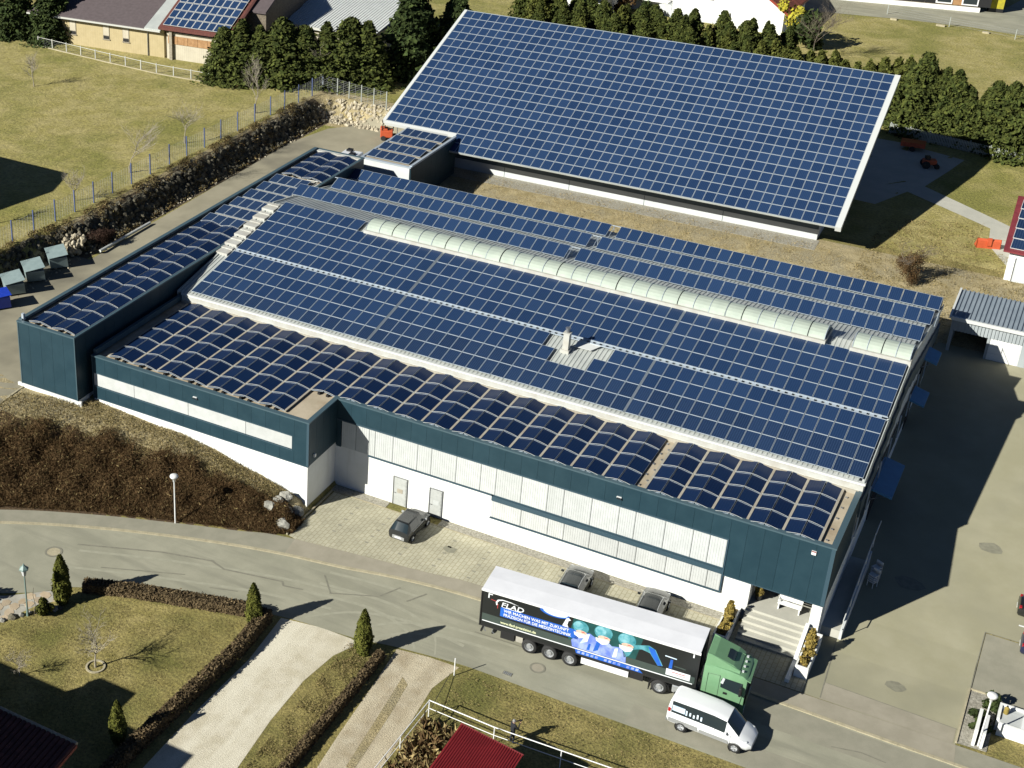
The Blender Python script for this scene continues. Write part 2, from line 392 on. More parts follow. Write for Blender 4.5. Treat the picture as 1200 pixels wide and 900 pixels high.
def sheet(name, pts, m, off=.004, parent=None, cell=None, kind='structure', zfun=g):
    """flat sheet laid on the terrain; cut into cells where the terrain is not flat"""
    bm = bmesh.new()
    f = bm.faces.new([bm.verts.new((x, y, 0)) for x, y in pts])
    if cell:
        for ax in (0, 1):
            lo = min(p[ax] for p in pts); hi = max(p[ax] for p in pts)
            c = math.floor(lo/cell)*cell+cell
            while c < hi:
                no = Vector((1,0,0)) if ax == 0 else Vector((0,1,0))
                bmesh.ops.bisect_plane(bm, geom=bm.verts[:]+bm.edges[:]+bm.faces[:], plane_co=no*c, plane_no=no); c += cell
    bmesh.ops.triangulate(bm, faces=bm.faces[:])
    for v in bm.verts: v.co.z = zfun(v.co.x, v.co.y)+off
    bmesh.ops.recalc_face_normals(bm, faces=bm.faces)
    if sum(q.normal.z for q in bm.faces) < 0: bmesh.ops.reverse_faces(bm, faces=bm.faces[:])
    me = bpy.data.meshes.new(name); bm.to_mesh(me); bm.free()
    for k in ([m] if isinstance(m, str) else m): me.materials.append(MT[k])
    o = link(name, me, parent)
    if parent is None: tag(o, kind=kind)
    return o
def curve_pts(pts, n=6):
    """Catmull-Rom through (x,y)"""
    out = []
    P = [pts[0]]+list(pts)+[pts[-1]]
    for i in range(1, len(P)-2):
        p0, p1, p2, p3 = [Vector(q) for q in P[i-1:i+3]]
        for k in range(n):
            t = k/n
            out.append(tuple(.5*((2*p1)+(-p0+p2)*t+(2*p0-5*p1+4*p2-p3)*t*t+(-p0+3*p1-3*p2+p3)*t**3)))
    out.append(tuple(pts[-1])); return out
def ribbon(name, pts, wd, z0, z1, m, parent=None, zf=None, piece=None, gap=.02):
    """kerb-like strip of rectangular section following pts"""
    mb = MB(); P = [Vector((*p, 0)) for p in pts]
    for i, (a, b) in enumerate(zip(P, P[1:])):
        d = (b-a); 
        if d.length < 1e-4: continue
        L_ = d.length; d.normalize(); n = Vector((-d.y, d.x, 0))*wd/2
        k = 1 if not piece else max(1, round(L_/piece))
        for j in range(k):
            p = a+d*(L_*j/k+(gap if piece else 0)); q = a+d*(L_*(j+1)/k)
            zp = (zf or g)(p.x, p.y); zq = (zf or g)(q.x, q.y)
            B = [p-n, p+n, q+n, q-n]; Z = [zp, zp, zq, zq]
            lo = [(v.x, v.y, z+z0) for v, z in zip(B, Z)]; hi = [(v.x, v.y, z+z1) for v, z in zip(B, Z)]
            mb.poly(hi[::-1]); 
            for e in range(4):
                f_ = (e+1) % 4; mb.quad(lo[e], lo[f_], hi[f_], hi[e])
    o = mb.build(name, m, parent)
    if parent is None: tag(o, kind='structure')
    return o

KERB = curve_pts([(-110,-52),(-80,-34),(-62,-22.3),(-52.80,-16.78),(-47.33,-14.06),(-42.34,-12.08),(-37.65,-10.51),(-33.70,-9.48),(-29.62,-8.70),(-25.73,-7.77),(-20.2,-7.05),(-10,-6.8),(-0.03,-6.73),(9.38,-6.75),(30,-6.6),(60,-6.2)])
NEAR = curve_pts([(-110,-60),(-80,-42),(-60,-30.2),(-46.8,-22.6),(-43.56,-19.85),(-37.62,-17.56),(-31.0,-15.5),(-25.22,-14.8),(-22.87,-14.25),(-18.81,-13.65),(-16.16,-13.52),(-9.57,-13.45),(-1.12,-13.25),(12,-13.1),(30,-13),(60,-12.6)])
SWB = curve_pts([(-110,-50.5),(-80,-32.6),(-62,-21.0),(-53.85,-15.58),(-48.32,-12.80),(-42.52,-10.47),(-38,-8.85),(-35.4,-7.85),(-30.48,-7.05),(-24.36,-6.2),(-20.66,-5.65),(-10,-5.4),(0.98,-5.2),(9.23,-5.05),(30,-4.9),(60,-4.5)])
Z0 = lambda x, y: 0.
road = sheet('road', KERB+NEAR[::-1], 'asphalt', .012, zfun=Z0)
pavement = sheet('pavement', SWB+KERB[::-1], 'asphalt_patch', .05, zfun=Z0)
pinkw = [p for p in SWB if -34 < p[0] < 9.4]; pinkk = [p for p in KERB if -34 < p[0] < 9.4]
sheet('pavement_surface', pinkw+pinkk[::-1], 'pink_asphalt', .056, parent=pavement, zfun=Z0)
ribbon('kerb', KERB, .22, -.1, .075, 'kerb_stone', zf=Z0, piece=1.0, gap=.012)
# darker repair strip and cracks in the road
for k, pts in enumerate(([(-46.5,-15.9),(-41,-13.6),(-37.4,-12.6),(-37.35,-12.75),(-41,-13.75),(-46.5,-16.05)],
            [(-37.4,-12.65),(-36.3,-13.0),(-32.2,-12.1),(-31.9,-12.45),(-30.6,-12.15),(-30.6,-12.28),(-31.95,-12.6),(-32.25,-12.25),(-36.3,-13.15),(-37.5,-12.8)],
            [(-30.2,-10.1),(-28.9,-11.6),(-28.8,-11.55),(-30.1,-10.05)], [(-25.2,-8.6),(-25.95,-10.1),(-25.85,-10.15),(-25.1,-8.65)],
            [(-28.9,-11.55),(-26.0,-10.2),(-26.0,-10.3),(-28.9,-11.68)], [(-23.4,-8.3),(-24.2,-9.7),(-24.1,-9.75),(-23.3,-8.35)],
            [(-43.5,-17.2),(-38.2,-14.9),(-38.2,-15.0),(-43.5,-17.32)], [(-36.0,-15.2),(-34.2,-14.6),(-34.2,-14.7),(-36.0,-15.32)],
            [(-19,-10.2),(-12,-9.8),(-12,-9.88),(-19,-10.3)], [(3.0,-8.9),(4.6,-8.5),(6,-8.62),(6,-8.7),(4.6,-8.6),(3,-9.0)])):
    sheet('road_crack', pts, 'crack', .0205+.0007*k, parent=road, zfun=Z0)
for pts in ([(-8,-13.2),(-8,-11.4),(12,-11.0),(30,-10.8),(30,-12.9),(12,-13.0)], [(-1.0,-9.2),(14,-9.0),(30,-8.8),(30,-7.0),(12,-7.0),(-1.0,-7.0)]):
    sheet('road_patch', pts, 'asphalt_patch', .0155, parent=road, zfun=Z0)
for tk_, pts in enumerate(([(-25.5,-13.8),(-23.5,-11.9),(-20.5,-10.7),(-16,-10.2)], [(-24.3,-14.1),(-22.6,-12.6),(-20,-11.6),(-16,-11.2)], [(-21.5,-13.8),(-23,-12.3),(-26,-11.6),(-30,-12.2)], [(-20.2,-13.6),(-21.5,-11.5),(-25,-10.5),(-30,-11.0)],
            [(-29,-14.6),(-26.5,-12.5),(-23,-11.5),(-19,-11.9)], [(-30,-9.6),(-26,-9.0),(-22,-8.9),(-18,-9.3)], [(-46,-16.5),(-40,-14.2),(-33,-12.0),(-27,-10.9)], [(-46,-18.6),(-40,-16.3),(-33,-14.0),(-28,-13.0)])):
    cp_ = curve_pts(pts, 5); up = [(x, y+.13) for x, y in cp_]; dn = [(x, y-.13) for x, y in cp_]
    sheet('tyre_mark', up+dn[::-1], 'tyre_mark', .0128+.0007*tk_, parent=road, zfun=Z0)
for k, (x, y, r_) in enumerate(((5.2,-1.5,.5),(4.1,9.0,.7),(6.9,2.2,.35),(8.2,15.5,.6),(-24.2,-3.0,.4),(-18.5,-4.1,.5),(-11.8,-4.4,.4))):
    pts = [(x+r_*(.8+.4*rnd.random())*cos(2*pi*i/9)*1.4, y+r_*(.8+.4*rnd.random())*sin(2*pi*i/9)) for i in range(9)]
    sheet('oil_stain', pts, 'oil_stain', .028 if x > 0 else .068, parent=yard_later if False else road, zfun=g if x > 0 else Z0)
def manhole(x, y, r, rim, top):
    mb = MB(); mb.lathe([(r, .02), (r, .03), (r*.78, .03), (r*.74, .026), (0.001, .026)], (x, y, 0), 20, ms=[0,0,0,1])
    mb.build('manhole_cover', [rim, top], road)
manhole(-47.35, -17.54, .62, 'crack', 'kerb_stone'); manhole(-14.22, -11.41, .5, 'crack', 'pink_asphalt')
mb = MB(); mb.box(-15.9,-15.3,-13.05,-12.7,.012,.03)
for k in range(5): mb.box(-15.85+k*.11,-15.79+k*.11,-13.0,-12.75,.03,.04, 1)
mb.build('drain_grate', ['crack','steel'], road)

# paved parking bays before the office front
def paver_mat():
    m = bpy.data.materials.new('pavers'); m.use_nodes = True; nt = m.node_tree; b = nt.nodes['Principled BSDF']; L = nt.links.new
    ge = _n(nt,'ShaderNodeNewGeometry'); mp = _n(nt,'ShaderNodeMapping'); mp.inputs['Rotation'].default_value = (0,0,radians(90)); L(ge.outputs['Position'], mp.inputs[0])
    br = _n(nt,'ShaderNodeTexBrick'); br.inputs['Scale'].default_value = 1.0; br.inputs['Brick Width'].default_value = .5; br.inputs['Row Height'].default_value = .3
    br.inputs['Mortar Size'].default_value = .022; br.inputs['Color1'].default_value = (.41,.385,.28,1); br.inputs['Color2'].default_value = (.465,.435,.32,1); br.inputs['Mortar'].default_value = (.30,.27,.175,1)
    L(mp.outputs[0], br.inputs[0])
    no = _n(nt,'ShaderNodeTexNoise'); no.inputs['Scale'].default_value = .5; no.inputs['Detail'].default_value = 8; L(ge.outputs['Position'], no.inputs[0])
    mr = _n(nt,'ShaderNodeMapRange'); mr.inputs[1].default_value=.3; mr.inputs[2].default_value=.7; mr.inputs[3].default_value=.82; mr.inputs[4].default_value=1.1; L(no.outputs[0], mr.inputs[0])
    hs = _n(nt,'ShaderNodeHueSaturation'); L(mr.outputs[0], hs.inputs['Value']); L(br.outputs[0], hs.inputs['Color']); L(hs.outputs[0], b.inputs[0]); b.inputs['Roughness'].default_value=.9
    bp = _n(nt,'ShaderNodeBump'); bp.inputs['Strength'].default_value=.4; bp.inputs['Distance'].default_value=.02; L(br.outputs[1], bp.inputs['Height']); bp.invert = True; L(bp.outputs[0], b.inputs['Normal'])
    return m
MT['pavers'] = paver_mat()
swb_in = [p for p in SWB if -34.3 < p[0] < -5.0]
parking = sheet('parking_paving', [(-34.55,-.95),(-34.55,-7.45)]+swb_in+[(-5.5,-5.3),(-5.5,-.85)], 'pavers', .062, zfun=Z0)
sheet('porch_paving', [(-5.9,-5.25),(-5.9,-.3),(.42,-.3),(.42,-5.15)], 'pavers', .058, zfun=Z0, parent=parking)
mb = MB()
for x0, x1 in ((-34.9,-30.4),(-29.0,-27.5),(-26.2,-5.6)): mb.box(x0, x1, -.8, 0.02, -.05, .03)
mb.build('gravel_strip', 'gravel', parking)
ribbon('edging_stone', [(-34.75,-7.4),(-34.75,-.9)], .12, -.1, .12, 'kerb_stone', parking, Z0, .8)
ribbon('edging_stone', [(-34.6,-.85),(-5.6,-.85)], .10, -.1, .075, 'kerb_stone', parking, Z0, .8)
mb = MB()                        # dark marker pavers between the bays
for bx in (-32.1,-29.5,-26.9,-24.3,-21.7,-19.1,-16.5,-13.9,-11.3,-8.7):
    for k in range(5):
        y = -1.9-k*.85; sx = .0
        if y < lerp(SWB, bx)+.35: continue
        mb.box(bx-.14, bx+.14, y-.08, y+.08, .05, .068)
tag(mb.build('marker_paver', 'asphalt_patch', parking))

# yard right of the building
yard = sheet('yard', [(-.3,-.2),(.45,-5.12),(9.2,-5.05),(9.2,6.5),(60,7.2),(60,60),(20,60),(6.6,42),(0.2,42),(-.3,40)], 'asphalt_yard', .02, cell=4)
sheet('yard_surface', [(9.3,-.45),(9.3,6.4),(60,7.1),(60,.6)], 'asphalt_patch', .02, parent=yard, cell=4)
sheet('yard_surface', [(1.45,-3.4),(9.05,-3.55),(9.05,-5.0),(1.45,-5.08)], 'pink_asphalt', .03, parent=yard)
for pts in ([(1.5,-3.4),(9.1,-3.55),(9.1,-3.6),(1.5,-3.45)], [(9.2,6.45),(9.2,-.4),(9.26,-.4),(9.26,6.45)], [(9.2,6.45),(30,6.75),(30,6.82),(9.2,6.52)],
            [(.95,3.5),(1.45,-5.0),(1.52,-5.0),(1.02,3.5)]):
    sheet('yard_joint', pts, 'crack', .034, parent=yard, cell=3)
mb = MB(); mb.box(11.9,14.6,3.06,3.2,.0,.0); mb = MB()
for y in (3.1, 8.1): mb.quad((11.0,y,g(11,y)+.045),(16,y+.1,g(16,y)+.045),(16,y+.24,g(16,y+.2)+.045),(11,y+.14,g(11,y+.1)+.045))
mb.build('parking_line', 'white_paint', yard)

# left service road, behind it the cutting
service = sheet('service_road', [(-59.6,-10.3),(-60.2,-4),(-60.2,41),(-55,42),(-57,64.0),(-62,64.2),(-66,63.6),(-69.4,59.6),(-70.7,53),(-70.4,42),(-70.2,30),(-70.0,16),(-71.6,16),(-73.4,13.5),(-73.5,9.5),(-73.5,-1),(-72,-11)], 'asphalt_service', .03, cell=1.2)
ribbon('edging_stone', [(-59.55,-10.4),(-59.9,-5.5)], .18, -.2, .06, 'kerb_stone', service, piece=.9)

# gravel driveways, verge
drive1 = sheet('gravel_driveway', [(-30.3,-15.5),(-29.9,-20),(-30.1,-26),(-30.0,-33),(-29.8,-60),(-24.9,-60),(-25.2,-33),(-25.5,-28),(-25.9,-24),(-26.0,-20),(-25.6,-17),(-24.7,-14.95),(-27.6,-15.0)], 'gravel_drive', .008, zfun=Z0)
drive2 = sheet('dirt_driveway', [(-22.5,-14.35),(-22.2,-18),(-21.9,-23),(-21.3,-30),(-20.8,-60),(-17.6,-60),(-18.2,-30),(-18.5,-24),(-18.8,-19.5),(-19.0,-16.5),(-18.4,-13.9),(-20.5,-14.0)], 'dirt_drive', .008, zfun=Z0)
for pts in ([(-21.0,-16.5),(-20.7,-20),(-20.3,-25),(-19.8,-25),(-20.1,-20),(-20.4,-17)],):
    sheet('grass_strip', pts, 'dry_grass', .014, parent=drive2, zfun=Z0)
garden = sheet('garden_lawn', [(-48,-26),(-45,-23.2),(-43.8,-21.8),(-42.3,-20.4),(-37.45,-18.4),(-32.4,-16.9),(-31.3,-17),(-31.0,-24),(-31.2,-32),(-31.2,-60),(-75,-60),(-60,-40)], 'garden_grass', .01, zfun=Z0)
sheet('ditch_soil', [(-23.3,-15.2),(-22.75,-15.2),(-22.75,-21),(-22.6,-30),(-22.4,-60),(-23.2,-60),(-23.4,-30),(-23.5,-21)], 'soil', .006, zfun=Z0)
# crazy-paved patio at the left edge
patio = thing('patio', None, None, (0,0,0)); patio['kind'] = 'structure'
pb = sheet('patio_bed', [(-49.3,-27.2),(-54,-26.8),(-58,-29),(-46.9,-23.0),(-44.3,-20.6),(-43.5,-21.3),(-44.6,-22.9),(-45.3,-25.0),(-46.2,-26.8)], 'concrete', .014, parent=patio, zfun=Z0)
stones = []
def inpoly(x, y, P):
    c = False
    for (x1,y1),(x2,y2) in zip(P, P[1:]+P[:1]):
        if (y1 > y) != (y2 > y) and x < (x2-x1)*(y-y1)/(y2-y1)+x1: c = not c
    return c
PP = [(-49.3,-27.2),(-46.8,-23.2),(-44.3,-20.8),(-43.7,-21.4),(-44.8,-23.0),(-45.5,-25.0),(-46.4,-26.9)]
r2 = random.Random(5); yy = -27.5
while yy < -20.5:
    xx = -50+r2.random()*.5
    while xx < -43:
        wx = .45+r2.random()*.5
        if inpoly(xx, yy, PP):
            mb = MB(); k = 6; a0 = r2.random()
            pts = [(xx+(wx*.52)*cos(a0+2*pi*i/k)*(.85+.3*r2.random()), yy+.36*sin(a0+2*pi*i/k)*(.85+.3*r2.random()), .0) for i in range(k)]
            mb.prism(pts, (0,0,.03+.006*r2.random())); mb.build('paving_stone', 'patio', patio)
        xx += wx+.06
    yy += .66
# paths on the lawn right of the hall
path = sheet('path', [(-12,90),(-4.6,88),(-7.0,77.6),(-0.3,72.6),(3,70),(3.2,60),(1.0,64.5),(0.6,69.0),(-2.3,71.0),(-8.3,75),(-10.5,69.5),(-16,70),(-16,90)], 'slab', .02, cell=6)
path2 = sheet('upper_road', [(-45,142.5),(-36,142.6),(-31,143.4),(-21,145.5),(-13,146.5),(-5,146),(10,144.6),(60,141),(60,178),(-6.0,178),(-10,158),(-34,162),(-60,166),(-60,155)], 'asphalt', .03, cell=20)
for k in range(5): 
    x = -23+k*6.3; mb = MB(); mb.box(x, x+.9+.3*(k%2), 144.2-k*.1+(k%2)*.3, 144.7-k*.1+(k%2)*.3, 4.6, 4.85); mb.build('edge_stone','kerb_stone', path2)
# ------------------------------------------------------------------ photovoltaic modules
def _panel_geo(w_, h_, t, fr):
    x, y = w_/2, h_/2; a, b = x-fr, y-fr; z2 = t-.006
    v = [(-x,-y,0),(x,-y,0),(x,y,0),(-x,y,0),(-x,-y,t),(x,-y,t),(x,y,t),(-x,y,t),(-a,-b,t),(a,-b,t),(a,b,t),(-a,b,t),(-a,-b,z2),(a,-b,z2),(a,b,z2),(-a,b,z2)]
    f = [(0,1,5,4),(1,2,6,5),(2,3,7,6),(3,0,4,7),(4,5,9,8),(5,6,10,9),(6,7,11,10),(7,4,8,11),(8,9,13,12),(9,10,14,13),(10,11,15,14),(11,8,12,15),(12,13,14,15)]
    return np.array(v), f
def panels_mesh(name, mats, geo, Ms=None):
    v, f = geo; Ms = Ms or [Matrix.Identity(4)]
    V = []; F = []; MI = []
    for k, M in enumerate(Ms):
        A = np.array(M); V.append(v @ A[:3,:3].T + A[:3,3]); F += [tuple(i+16*k for i in q) for q in f]; MI += [0]*12+[1]
    me = bpy.data.meshes.new(name); me.from_pydata(np.concatenate(V).tolist(), [], F)
    for m in mats: me.materials.append(MT[m])
    me.polygons.foreach_set('material_index', MI)
    uv = me.uv_layers.new(name='UVMap'); q = np.zeros((len(F)*4, 2), np.float32)
    q4 = np.array([(0,0),(1,0),(1,1),(0,1)], np.float32)
    for k in range(len(Ms)): q[(13*k+12)*4:(13*k+13)*4] = q4
    uv.data.foreach_set('uv', q.ravel()); me.update(); return me
def put(name, me, parent, M): 
    o = link(name, me, parent); o.matrix_local = M; return o
def TR(x, y, z, rx=0, ry=0, rz=0): return Matrix.Translation((x,y,z)) @ Euler((rx,ry,rz)).to_matrix().to_4x4()

# ------------------------------------------------------------------ main factory building
fac = thing('factory_building', 'long factory with teal cladding over white walls and solar modules all over its roof', 'building')
HT = 7.36; D = 4.1; XA = -35.0; XL = -54.05
RT = radians(10.17); RX0, RY, RZ = -53.09, 7.808, 8.087       # lower left corner of the roof array
RX1 = .06; RIDGE_Y = 22.6; BACK_Y = 39.4
def roofz(y): return RZ-.10 + ((y-RY)*math.tan(RT) if y <= RIDGE_Y else (RIDGE_Y-RY)*math.tan(RT)-(y-RIDGE_Y)*math.tan(radians(10.0)))
# walls -------------------------------------------------------------
wm = MB()
# white ground-floor walls (set back behind the cladding)
wm.box(XL, XA-.10, -D+.10, -D+.45, -.6, 3.9)                           # protruding wing, front
wm.box(XA-.45, XA-.10, -D+.45, .10, -.6, 3.9)                          # its return
wm.box(XA-.10, -22.6, .10, .45, -.6, 3.45)
wm.box(-22.6, -6.3, .10, .45, -.6, 1.60)
wm.box(-6.3, -4.78, .10, .45, -.6, 3.0)
wm.box(-4.78, -4.5, .10, 3.3, -.3, 3.0); wm.box(-4.5, -.25, 3.0, 3.3, -.3, 3.0)
wm.box(-.62, .0, .12, .74, -.6, 3.0)                                     # corner pier
wm.box(-.3, .06, .76, 39.4, -.6, 3.05)                                   # right flank
wm.build('wall', 'white_wall', fac)
# hall above: upper end walls, back wall
hm = MB()
prof = [(y, roofz(y)-.22) for y in (7.7, RIDGE_Y, BACK_Y)]
pts = [(RX1-.05, 7.7, 3.05)]+[(RX1-.05, y, z) for y, z in prof]+[(RX1-.05, BACK_Y, 3.05)]
hm.prism(pts, (-.3,0,0)); pts = [(-53.6, y, z) for _, y, z in pts]; hm.prism(pts, (-.3,0,0))
hm.box(-53.9, RX1-.5, BACK_Y-.3, BACK_Y, -.2, roofz(BACK_Y)-.25)
hm.box(-53.9, RX1-.5, 7.55, 7.75, 6.9, RZ-.16)
hm.build('wall', 'hall_wall', fac)
# cladding panels -----------------------------------------------------
def clad(x0, x1, y, z0, z1, step=1.19, axis='x', flip=1, m='teal_clad', parent=fac, depth=.12):
    n = max(1, round((x1-x0)/step)); s = (x1-x0)/n
    me = None
    for k in range(n):
        if me is None:
            mb = MB(); gp = .006
            if axis == 'x': mb.box(gp, s-gp, 0, depth, 0, z1-z0)
            else: mb.box(-depth, 0, gp, s-gp, 0, z1-z0)
            me = mb.build('cladding_panel', m, parent); o = me; o.data.name = 'cladding_panel'; md = o.data
            # folded edges give each cassette its own joint
        else: o = link('cladding_panel', md, parent)
        o.location = (x0+k*s, y, z0) if axis == 'x' else (y, x0+k*s, z0)
clad(XL, XA, -D, 5.92, HT-.06); clad(XL, XA, -D, 3.76, 4.74); clad(-36.33, XA, -D, 4.74, 5.92, 1.4)
clad(-D+.13, .0, XA, 3.76, HT-.06, 1.0, 'y')
clad(XA, -6.34, 0, 5.72, HT-.06); clad(-6.34, 0, 0, 2.98, HT-.06, 1.06)
clad(-35.0, -34.62, 0, 3.42, 5.72, 1.3); 
clad(.13, 7.7, 0.06, 3.05, HT-.06, 1.26, 'y')
tm = MB()                                    # backing seen in the joints, trims, parapet caps
tm.box(XL, XA-.13, -D+.125, -D+.2, 3.78, HT-.1); tm.box(XA-.2, XA-.125, -D+.2, .12, 3.78, HT-.1)
tm.box(XA-.12, -.14, .125, .2, 3.05, HT-.1); tm.box(-.14,-.08,.2,7.6,3.1,HT-.1)
tm.build('wall_backing', 'blue_trim', fac)
cp = MB(); CZ0, CZ1 = HT-.06, HT+.05
cp.box(XL-.03, XA+.06, -D-.06, -D+.30, CZ0, CZ1); cp.box(XA-.30, XA+.06, -D+.30, -.06, CZ0, CZ1)
cp.box(XA-.30, .12, -.06, .30, CZ0, CZ1); cp.box(-.26, .12, .30, 7.5, CZ0, CZ1)
cp.box(XL-.03, XL+.25, -D+.30, 8.6, CZ0, CZ1+.35)
cp.build('parapet_cap', 'teal_trim', fac)
cp = MB()
cp.box(XA-.16, XA+.03, -D-.03, -D+.0, 3.74, CZ0); cp.box(-.16, .08, -.03, -.0, 2.96, CZ0); cp.box(XL-.02, XL+.06, -D-.02, -D, 3.74, CZ0)
cp.box(XL, XA, -D-.03, -D+.14, 3.70, 3.76); cp.box(-6.34, .0, -.03, .14, 2.92, 2.98)
cp.box(XL, -36.33, -D-.02, -D+.04, 5.88, 5.95); cp.box(XL, -36.33, -D-.02, -D+.04, 4.71, 4.77); cp.box(-36.36, -36.3, -D-.02, -D+.04, 4.77, 5.88)
cp.box(XA+.02, -6.3, -.05, .04, 5.66, 5.76); cp.box(-6.38, -6.3, -.05, .08, 1.55, 5.66)
cp.box(-22.6, -6.38, -.03, .08, 2.98, 3.34); cp.box(-32.35, -22.6, -.03, .08, 3.34, 3.44); cp.box(-22.62, -6.38, -.05, .08, 1.52, 1.60)
cp.build('trim', 'blue_trim', fac)
# shutters of the ribbon windows
def shutter(x0, x1, z0, z1, y, m='shutter', ribs=True):
    mb = MB(); wd = x1-x0; n = max(2, round(wd/.17))
    mb.box(.02, wd-.02, .03, .08, .02, z1-z0-.02)
    if ribs:
        for k in range(n):
            a = .03+(wd-.06)*k/n; mb.box(a, a+(wd-.06)/n*.80, .018, .03, .03, z1-z0-.03)
    mb.build('window_shutter', m, fac, loc=(x0, y, z0))
UP = [-34.6,-33.4,-32.32,-31.84,-30.4,-28.45,-27.35,-25.42,-23.55,-22.4,-20.5,-18.6,-17.45,-15.48,-13.58,-12.45,-10.45,-8.6,-7.5,-6.4]
for a, b in zip(UP, UP[1:]): shutter(a, b, 3.45, 5.65, .0)
LW = [-22.58,-20.35,-18.35,-17.2,-15.35,-13.35,-12.1,-10.05,-8.35,-7.3,-6.4]
for a, b in zip(LW, LW[1:]): shutter(a, b, 1.62, 2.97, .0, 'shutter_white', True)
for a, b in zip((-53.98,-50.2,-45.3,-40.28), (-50.2,-45.3,-40.28,-36.36)): shutter(a, b, 4.78, 5.87, -D+.03, 'shutter_white', False)
def door(x0, x1, z0, z1, y, note=None):
    mb = MB(); mb.box(0, .06, -.02, .08, 0, z1-z0); mb.box(x1-x0-.06, x1-x0, -.02, .08, 0, z1-z0); mb.box(.06, x1-x0-.06, -.02, .08, z1-z0-.06, z1-z0)
    mb.box(.06, x1-x0-.06, .02, .08, 0, z1-z0-.06, 1)
    for k in range(7): mb.box(.12, x1-x0-.12, .0, .02, .12+k*.3, .36+k*.3, 1)
    o = mb.build('door', ['steel','door_grey'], fac, loc=(x0, y, z0))
    mb = MB(); mb.box(.12,.24,-.07,-.03,1.0,1.04); mb.box(.12,.15,-.03,.0,1.0,1.04); mb.build('handle', 'steel', o)
    mb = MB(); mb.box(.35,.8,-.012,.0,1.05,1.4); mb.build('sign', 'cream' if note else 'shutter', o)
door(-30.25,-29.1,.03,2.4,.04, True); door(-27.35,-26.3,.03,2.4,.04)
mb = MB(); mb.box(-.16,.16,-.1,0,-.12,.06); mb.box(-.13,.13,-.22,-.1,-.05,.03,1)
for x, y, z in ((-44.6,-D,6.55),(-13.7,0,6.35)): mb2 = mb.build('wall_lamp', ['white_plastic','dark_glass'], fac, loc=(x, y, z)) if x < -40 else link('wall_lamp', mb2.data, fac, (x, y, z))
mb = MB(); mb.box(-.14,.14,-.08,0,-.2,.08); mb.box(-.13,.13,-.083,-.08,.0,.075,1); mb.build('alarm_box', ['white_plastic','red_sheet'], fac, loc=(-1.15,-.01,6.72))
mb = MB(); mb.box(0,.14,-.1,.1,-.12,.12); mb.build('wall_lamp', 'white_plastic', fac, loc=(XA+.0,-3.3,4.35))
# porch
pm = MB(); pm.box(-4.5, -.3, -.1, 3.0, 0, 1.15); pm.build('porch_floor', 'slab', fac)
for k in range(5):
    mb = MB(); y = -.1-.42*k
    mb.box(-4.45, -.75, y-.44, y, -.05, .98-.2*k); mb.box(-4.47,-.73,y-.47,y,.93-.2*k,.985-.2*k); mb.build('step', 'slab', fac)
mb = MB(); mb.prism([(-.73,-.1,0),(-.73,-2.75,0),(-.73,-2.75,.45),(-.73,-.1,1.45)], (.22,0,0)); mb.box(-.75,-.5,-4.7,-2.75,-.05,.32); mb.build('stair_wall', 'white_wall', fac)
mb = MB(); mb.box(-3.4,-2.5,2.93,3.0,1.15,2.95); mb.box(-3.3,-2.6,2.90,2.93,1.25,2.85,1); mb.build('entrance_door', ['steel','dark_glass'], fac)
# flat roof of the office wing
fr = MB(); fr.box(XL+.05, XA-.2, -D+.2, .2, 6.6, 7.15); fr.box(XL+.05, -.1, .2, 7.55, 6.6, 7.15); fr.build('flat_roof', 'flat_roof', fac)
gt = MB()                                    # eaves of the hall above the flat roof: cream step and white gutter
gt.box(-53.6, -.1, 7.30, 7.55, 7.1, 7.42, 0); gt.box(-53.6, .12, 7.40, 7.70, 7.42, 7.80, 1); gt.box(-53.5,.2,7.50,7.80,7.80,7.95,2)
gt.build('gutter', ['cream','roof_white','alu_white'], fac)
# roof sheet, trapezoidal ribs
def ribbed(name, x0, x1, ys, zf, parent, m, per=.333, h=.045, base=.30):
    mb = MB(); n = int((x1-x0)/per); P = []
    for k in range(n):
        a = x0+k*per; P += [(a, 0), (a+per*.55, 0), (a+per*.65, h), (a+per*.9, h)]
    P.append((x0+n*per, 0))
    for y in ys:
        for x, dz in P: mb.v.append((x, y, zf(y)+dz))
    q = len(P)
    for j in range(len(ys)-1):
        for i in range(q-1): mb.f.append((j*q+i, j*q+i+1, (j+1)*q+i+1, (j+1)*q+i)); mb.m.append(0)
    return mb.build(name, m, parent)
roof = ribbed('roof', -54.2, RX1, (7.62, RIDGE_Y, BACK_Y+.15), lambda y: roofz(y)-.04, fac, 'roof_sheet')
for x0, x1 in ((RX1-.02, RX1+.05), (-54.3,-54.16)):
    vb = MB()
    for ya, yb in ((7.6, RIDGE_Y), (RIDGE_Y, BACK_Y+.2)):
        vb.prism([(x0,ya,roofz(ya)-.30),(x1,ya,roofz(ya)-.30),(x1,ya,roofz(ya)+.06),(x0,ya,roofz(ya)+.06)], (0,yb-ya,roofz(yb)-roofz(ya)))
    vb.build('verge', 'roof_sheet', fac)
# stepped flashing where the roof meets the dark wing
for k in range(6):
    mb = MB(); y = 13.6+k*1.5; mb.box(-54.55, -53.35, y, y+1.38, roofz(y)-.2, roofz(y+.7)+.08); mb.box(-54.5,-53.4,y+.9,y+1.3,roofz(y+.7)+.08,roofz(y+.7)+.16)
    mb.build('flashing', 'roof_white', fac)
